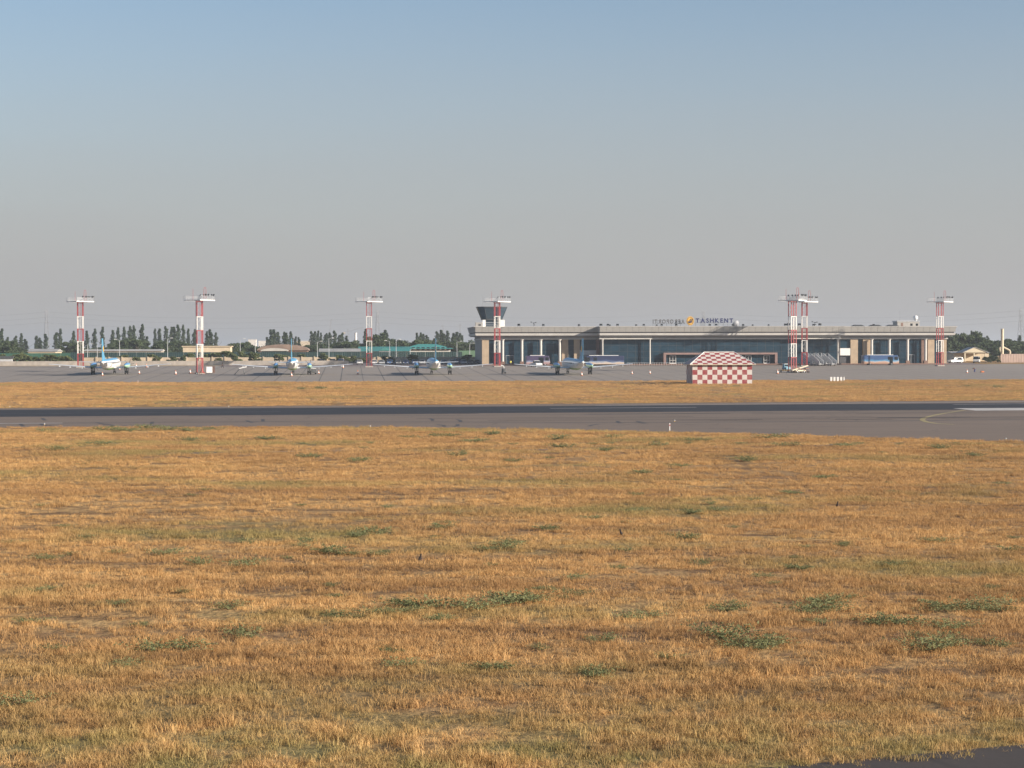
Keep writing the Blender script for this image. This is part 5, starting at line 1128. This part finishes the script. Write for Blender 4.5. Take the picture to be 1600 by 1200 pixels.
walk = dict(stand, knl=(-.1, -.2, .52), anl=(-.1, -.36, .1), tol=(-.1, -.5, .05), knr=(.1, .1, .5), anr=(.1, .38, .14), tor=(.1, .28, .04), ell=(-.24, .16, 1.17), wrl=(-.24, .2, .95), elr=(.24, -.1, 1.16), wrr=(.24, -.25, 1.0))
bend = dict(stand, waist=(0, -.06, 1.07), chest=(0, -.36, 1.2), neck=(0, -.53, 1.2), head=(0, -.66, 1.14), shl=(-.19, -.42, 1.2), ell=(-.2, -.48, .92), wrl=(-.18, -.55, .68), hal=(-.18, -.57, .58), shr=(.19, -.42, 1.2), elr=(.2, -.48, .92), wrr=(.18, -.55, .68), har=(.18, -.57, .58), knl=(-.12, -.08, .5), knr=(.12, -.06, .5))
M_dcl = mat('dark_cloth', (.03, .03, .035), .9, .2, 4); M_bcl = mat('blue_cloth', (.04, .07, .20), .9, .2, 4); M_brcl = mat('brown_cloth', (.13, .055, .035), .9, .2, 4); M_hiv = mat('hi_vis_cloth', (.60, .58, .10), .8, .1, 4)
person('person in brown top and blue trousers bending over on the apron', onground(1523, 582.5), -.9, bend, M_brcl, M_bcl)
person('person in yellow vest standing before the terminal glass', atv(798, 556), R + .2, stand, M_hiv, M_dcl)
person('person in dark clothes striding along the far apron edge', atv(348, 540), R - 1.2, walk, M_dcl, M_dcl)
t = thing('tool_bag', 'orange tool bag lying on the apron near the bending person', 'bag', onground(1535, 582), .3)
MB().box(-.45, .45, -.22, .22, 0, .38).build('body', mat('orange_canvas', (.45, .14, .05), .8, .2, 3), t, bevel=.09); MB().tube([(-.25, 0, .36), (-.15, 0, .6), (.15, 0, .6), (.25, 0, .36)], .03, 5).build('handle', M_brown, t)

# ------------------------------------------------------------------ weeds and birds in the field
def weed_mesh(seed, W, H, n):
    """several sprawling stems with small narrow leaves, open between them"""
    r = random.Random(seed); V = []; Fc = []
    ctr = [(r.uniform(-.24, .24) * W, r.uniform(-.14, .14) * W) for _ in range(5)]
    for _ in range(n):
        cx, cy = r.choice(ctr); a = r.uniform(0, 2 * pi); Ls = r.uniform(.15, .5) * W; h = H * r.uniform(.35, 1.0)
        k = r.randint(4, 7)
        for i in range(k):
            t = (i + 1) / k; p = Vector((cx + Ls * t * cos(a), cy + Ls * t * sin(a), h * (1 - (1 - t) ** 2)))
            for _ in range(3):
                s = r.uniform(.016, .032); d = Vector((r.gauss(0, 1), r.gauss(0, 1), r.gauss(.5, .6))).normalized(); e = d.cross(Vector((r.gauss(0, 1), r.gauss(0, 1), r.gauss(0, 1)))).normalized() * s * .38
                o = len(V); V += [tuple(p), tuple(p + d * s + e), tuple(p + d * s * 2.2), tuple(p + d * s - e)]; Fc.append((o, o + 1, o + 2, o + 3))
    me = bpy.data.meshes.new('weed_plant'); me.from_pydata(V, [], Fc); me.materials.append(M_weed); return me
WD = [weed_mesh(700 + k, 1.2, .20 + .03 * (k % 3), 42 + 10 * (k % 4)) for k in range(8)]
weeds = [(258, 868, 1), (520, 866, 1.4), (390, 885, 1.3), (310, 884, 1.1), (790, 856, 1.5), (770, 860, 1), (690, 828, 1.1), (585, 836, 1.6), (550, 840, 1.1), (475, 848, .8), (470, 855, .9), (135, 842, .9), (65, 875, 1), (22, 850, .9), (660, 952, 1.5), (630, 958, 1), (735, 955, 1.3), (800, 944, 1.6), (825, 942, 1.1), (580, 962, .9), (355, 950, 1.1), (265, 1018, 1.5), (375, 996, 1.2), (10, 1105, 1.2), (895, 932, .9), (1062, 844, 1.2), (1098, 884, 1), (1120, 800, 1), (1080, 803, 1.1), (1260, 856, .7), (1390, 884, 1.1), (1465, 848, 1), (1350, 780, .8), (1278, 958, 1.5), (1290, 946, 1.2), (1135, 955, 1.3), (1000, 968, 1.0), (1200, 1010, 1.2), (1140, 1002, 1.6), (1160, 1015, 1.3), (1455, 1018, 1.7), (1470, 1012, 1.1), (1395, 978, 1.3), (1480, 956, 1.6), (1555, 950, 1.5), (1535, 956, 1.2), (1480, 985, 1), (1545, 1010, .9), (930, 1056, 1), (940, 1005, .9), (1250, 890, .9), (740, 692, 1.8), (870, 688, 2.2), (880, 700, 2), (945, 705, 1.6), (1030, 698, 1.8), (640, 685, 1.6), (420, 688, 1.8), (300, 690, 1.9), (160, 695, 1.8), (90, 705, 1.6), (1210, 686, 2), (1230, 698, 1.8), (1320, 698, 1.8), (1470, 702, 1.7), (1530, 714, 1.5), (560, 722, 1.5), (480, 716, 1.6), (715, 714, 1.6), (800, 722, 1.5), (1000, 742, 1.6), (1060, 730, 1.3), (1170, 722, 1.5), (1290, 748, 1.3), (1240, 772, 1.2), (380, 850, 1.0), (180, 865, .8), (590, 868, .9), (860, 830, 1), (980, 862, .8), (920, 812, 1.0), (1590, 862, 1.2), (1560, 606, 2.2), (1510, 604, 1.8), (500, 608, 2.6), (470, 609, 2.2), (530, 608, 2), (1150, 604, 1.5), (300, 675, 2), (200, 674, 2.2), (230, 671, 2.4), (260, 673, 2.2), (170, 673, 2.2), (70, 674, 1.8), (330, 674, 1.8), (690, 683, 1.8), (770, 680, 1.6), (960, 684, 1.8), (1090, 690, 1.8)]
rw = random.Random(77)
for _ in range(110):
    y = 668 + 380 * rw.random() ** 1.6; weeds.append((rw.uniform(0, 1600), max(y, 694), rw.uniform(.45, .9)))
for px, py, k in weeds:
    o = link('weed_plant', rs.choice(WD)); p = onground(px, py); o.location = p; o.rotation_euler.z = rs.uniform(0, 6.28); k *= 1.0; o.scale = (k * rs.uniform(.8, 1.4), k, k * rs.uniform(.7, 1.05))
    tag(o, 'low green weed plant growing ' + ('in the grass strip between runway and apron' if py < 630 else 'in the dry grass along the runway margin' if py < 735 else 'in the dry grass of the open field'), 'weed', 'green weeds in the dry grass')
for px, py in ((660, 878), (966, 838), (1311, 793)):
    t = thing('bird', 'small dark bird standing upright in the dry grass', 'bird', onground(px, py), rs.uniform(0, 6), 'birds in the dry grass'); t.scale = (.75,) * 3
    MB().loft([[(r * cos(2 * pi * i / 10), y + r * .3 * sin(2 * pi * i / 10), z + r * sin(2 * pi * i / 10) * .9) for i in range(10)] for y, z, r in ((-.16, .33, .012), (-.12, .34, .03), (-.08, .33, .042), (-.04, .27, .045), (.02, .22, .07), (.1, .18, .065), (.18, .14, .03), (.28, .10, .015))]).build('body', mat('dark_feathers', (.03, .02, .016), .8, .2, 8), t, smooth=True).rotation_euler.x = radians(-32)
    MB().bar((-.02, .02, .18), (-.02, .01, 0), .008, 4).bar((.02, .02, .18), (.02, .01, 0), .008, 4).build('legs', M_brown, t)

# ------------------------------------------------------------------ haze: dusty air over the plain
hz = MB().box(-16800, 16800, -900, 21800, -1.0, 66).build('haze', []); tag(hz, kind='stuff')
hm = bpy.data.materials.new('haze'); hm.use_nodes = True; hn = hm.node_tree.nodes; hn.remove(hn['Principled BSDF'])
pv = hn.new('ShaderNodeVolumePrincipled'); pv.inputs['Color'].default_value = (.80, .85, .91, 1); pv.inputs['Density'].default_value = .00018; pv.inputs['Anisotropy'].default_value = .25
hm.node_tree.links.new(pv.outputs[0], hn['Material Output'].inputs['Volume']); hz.data.materials.append(hm)
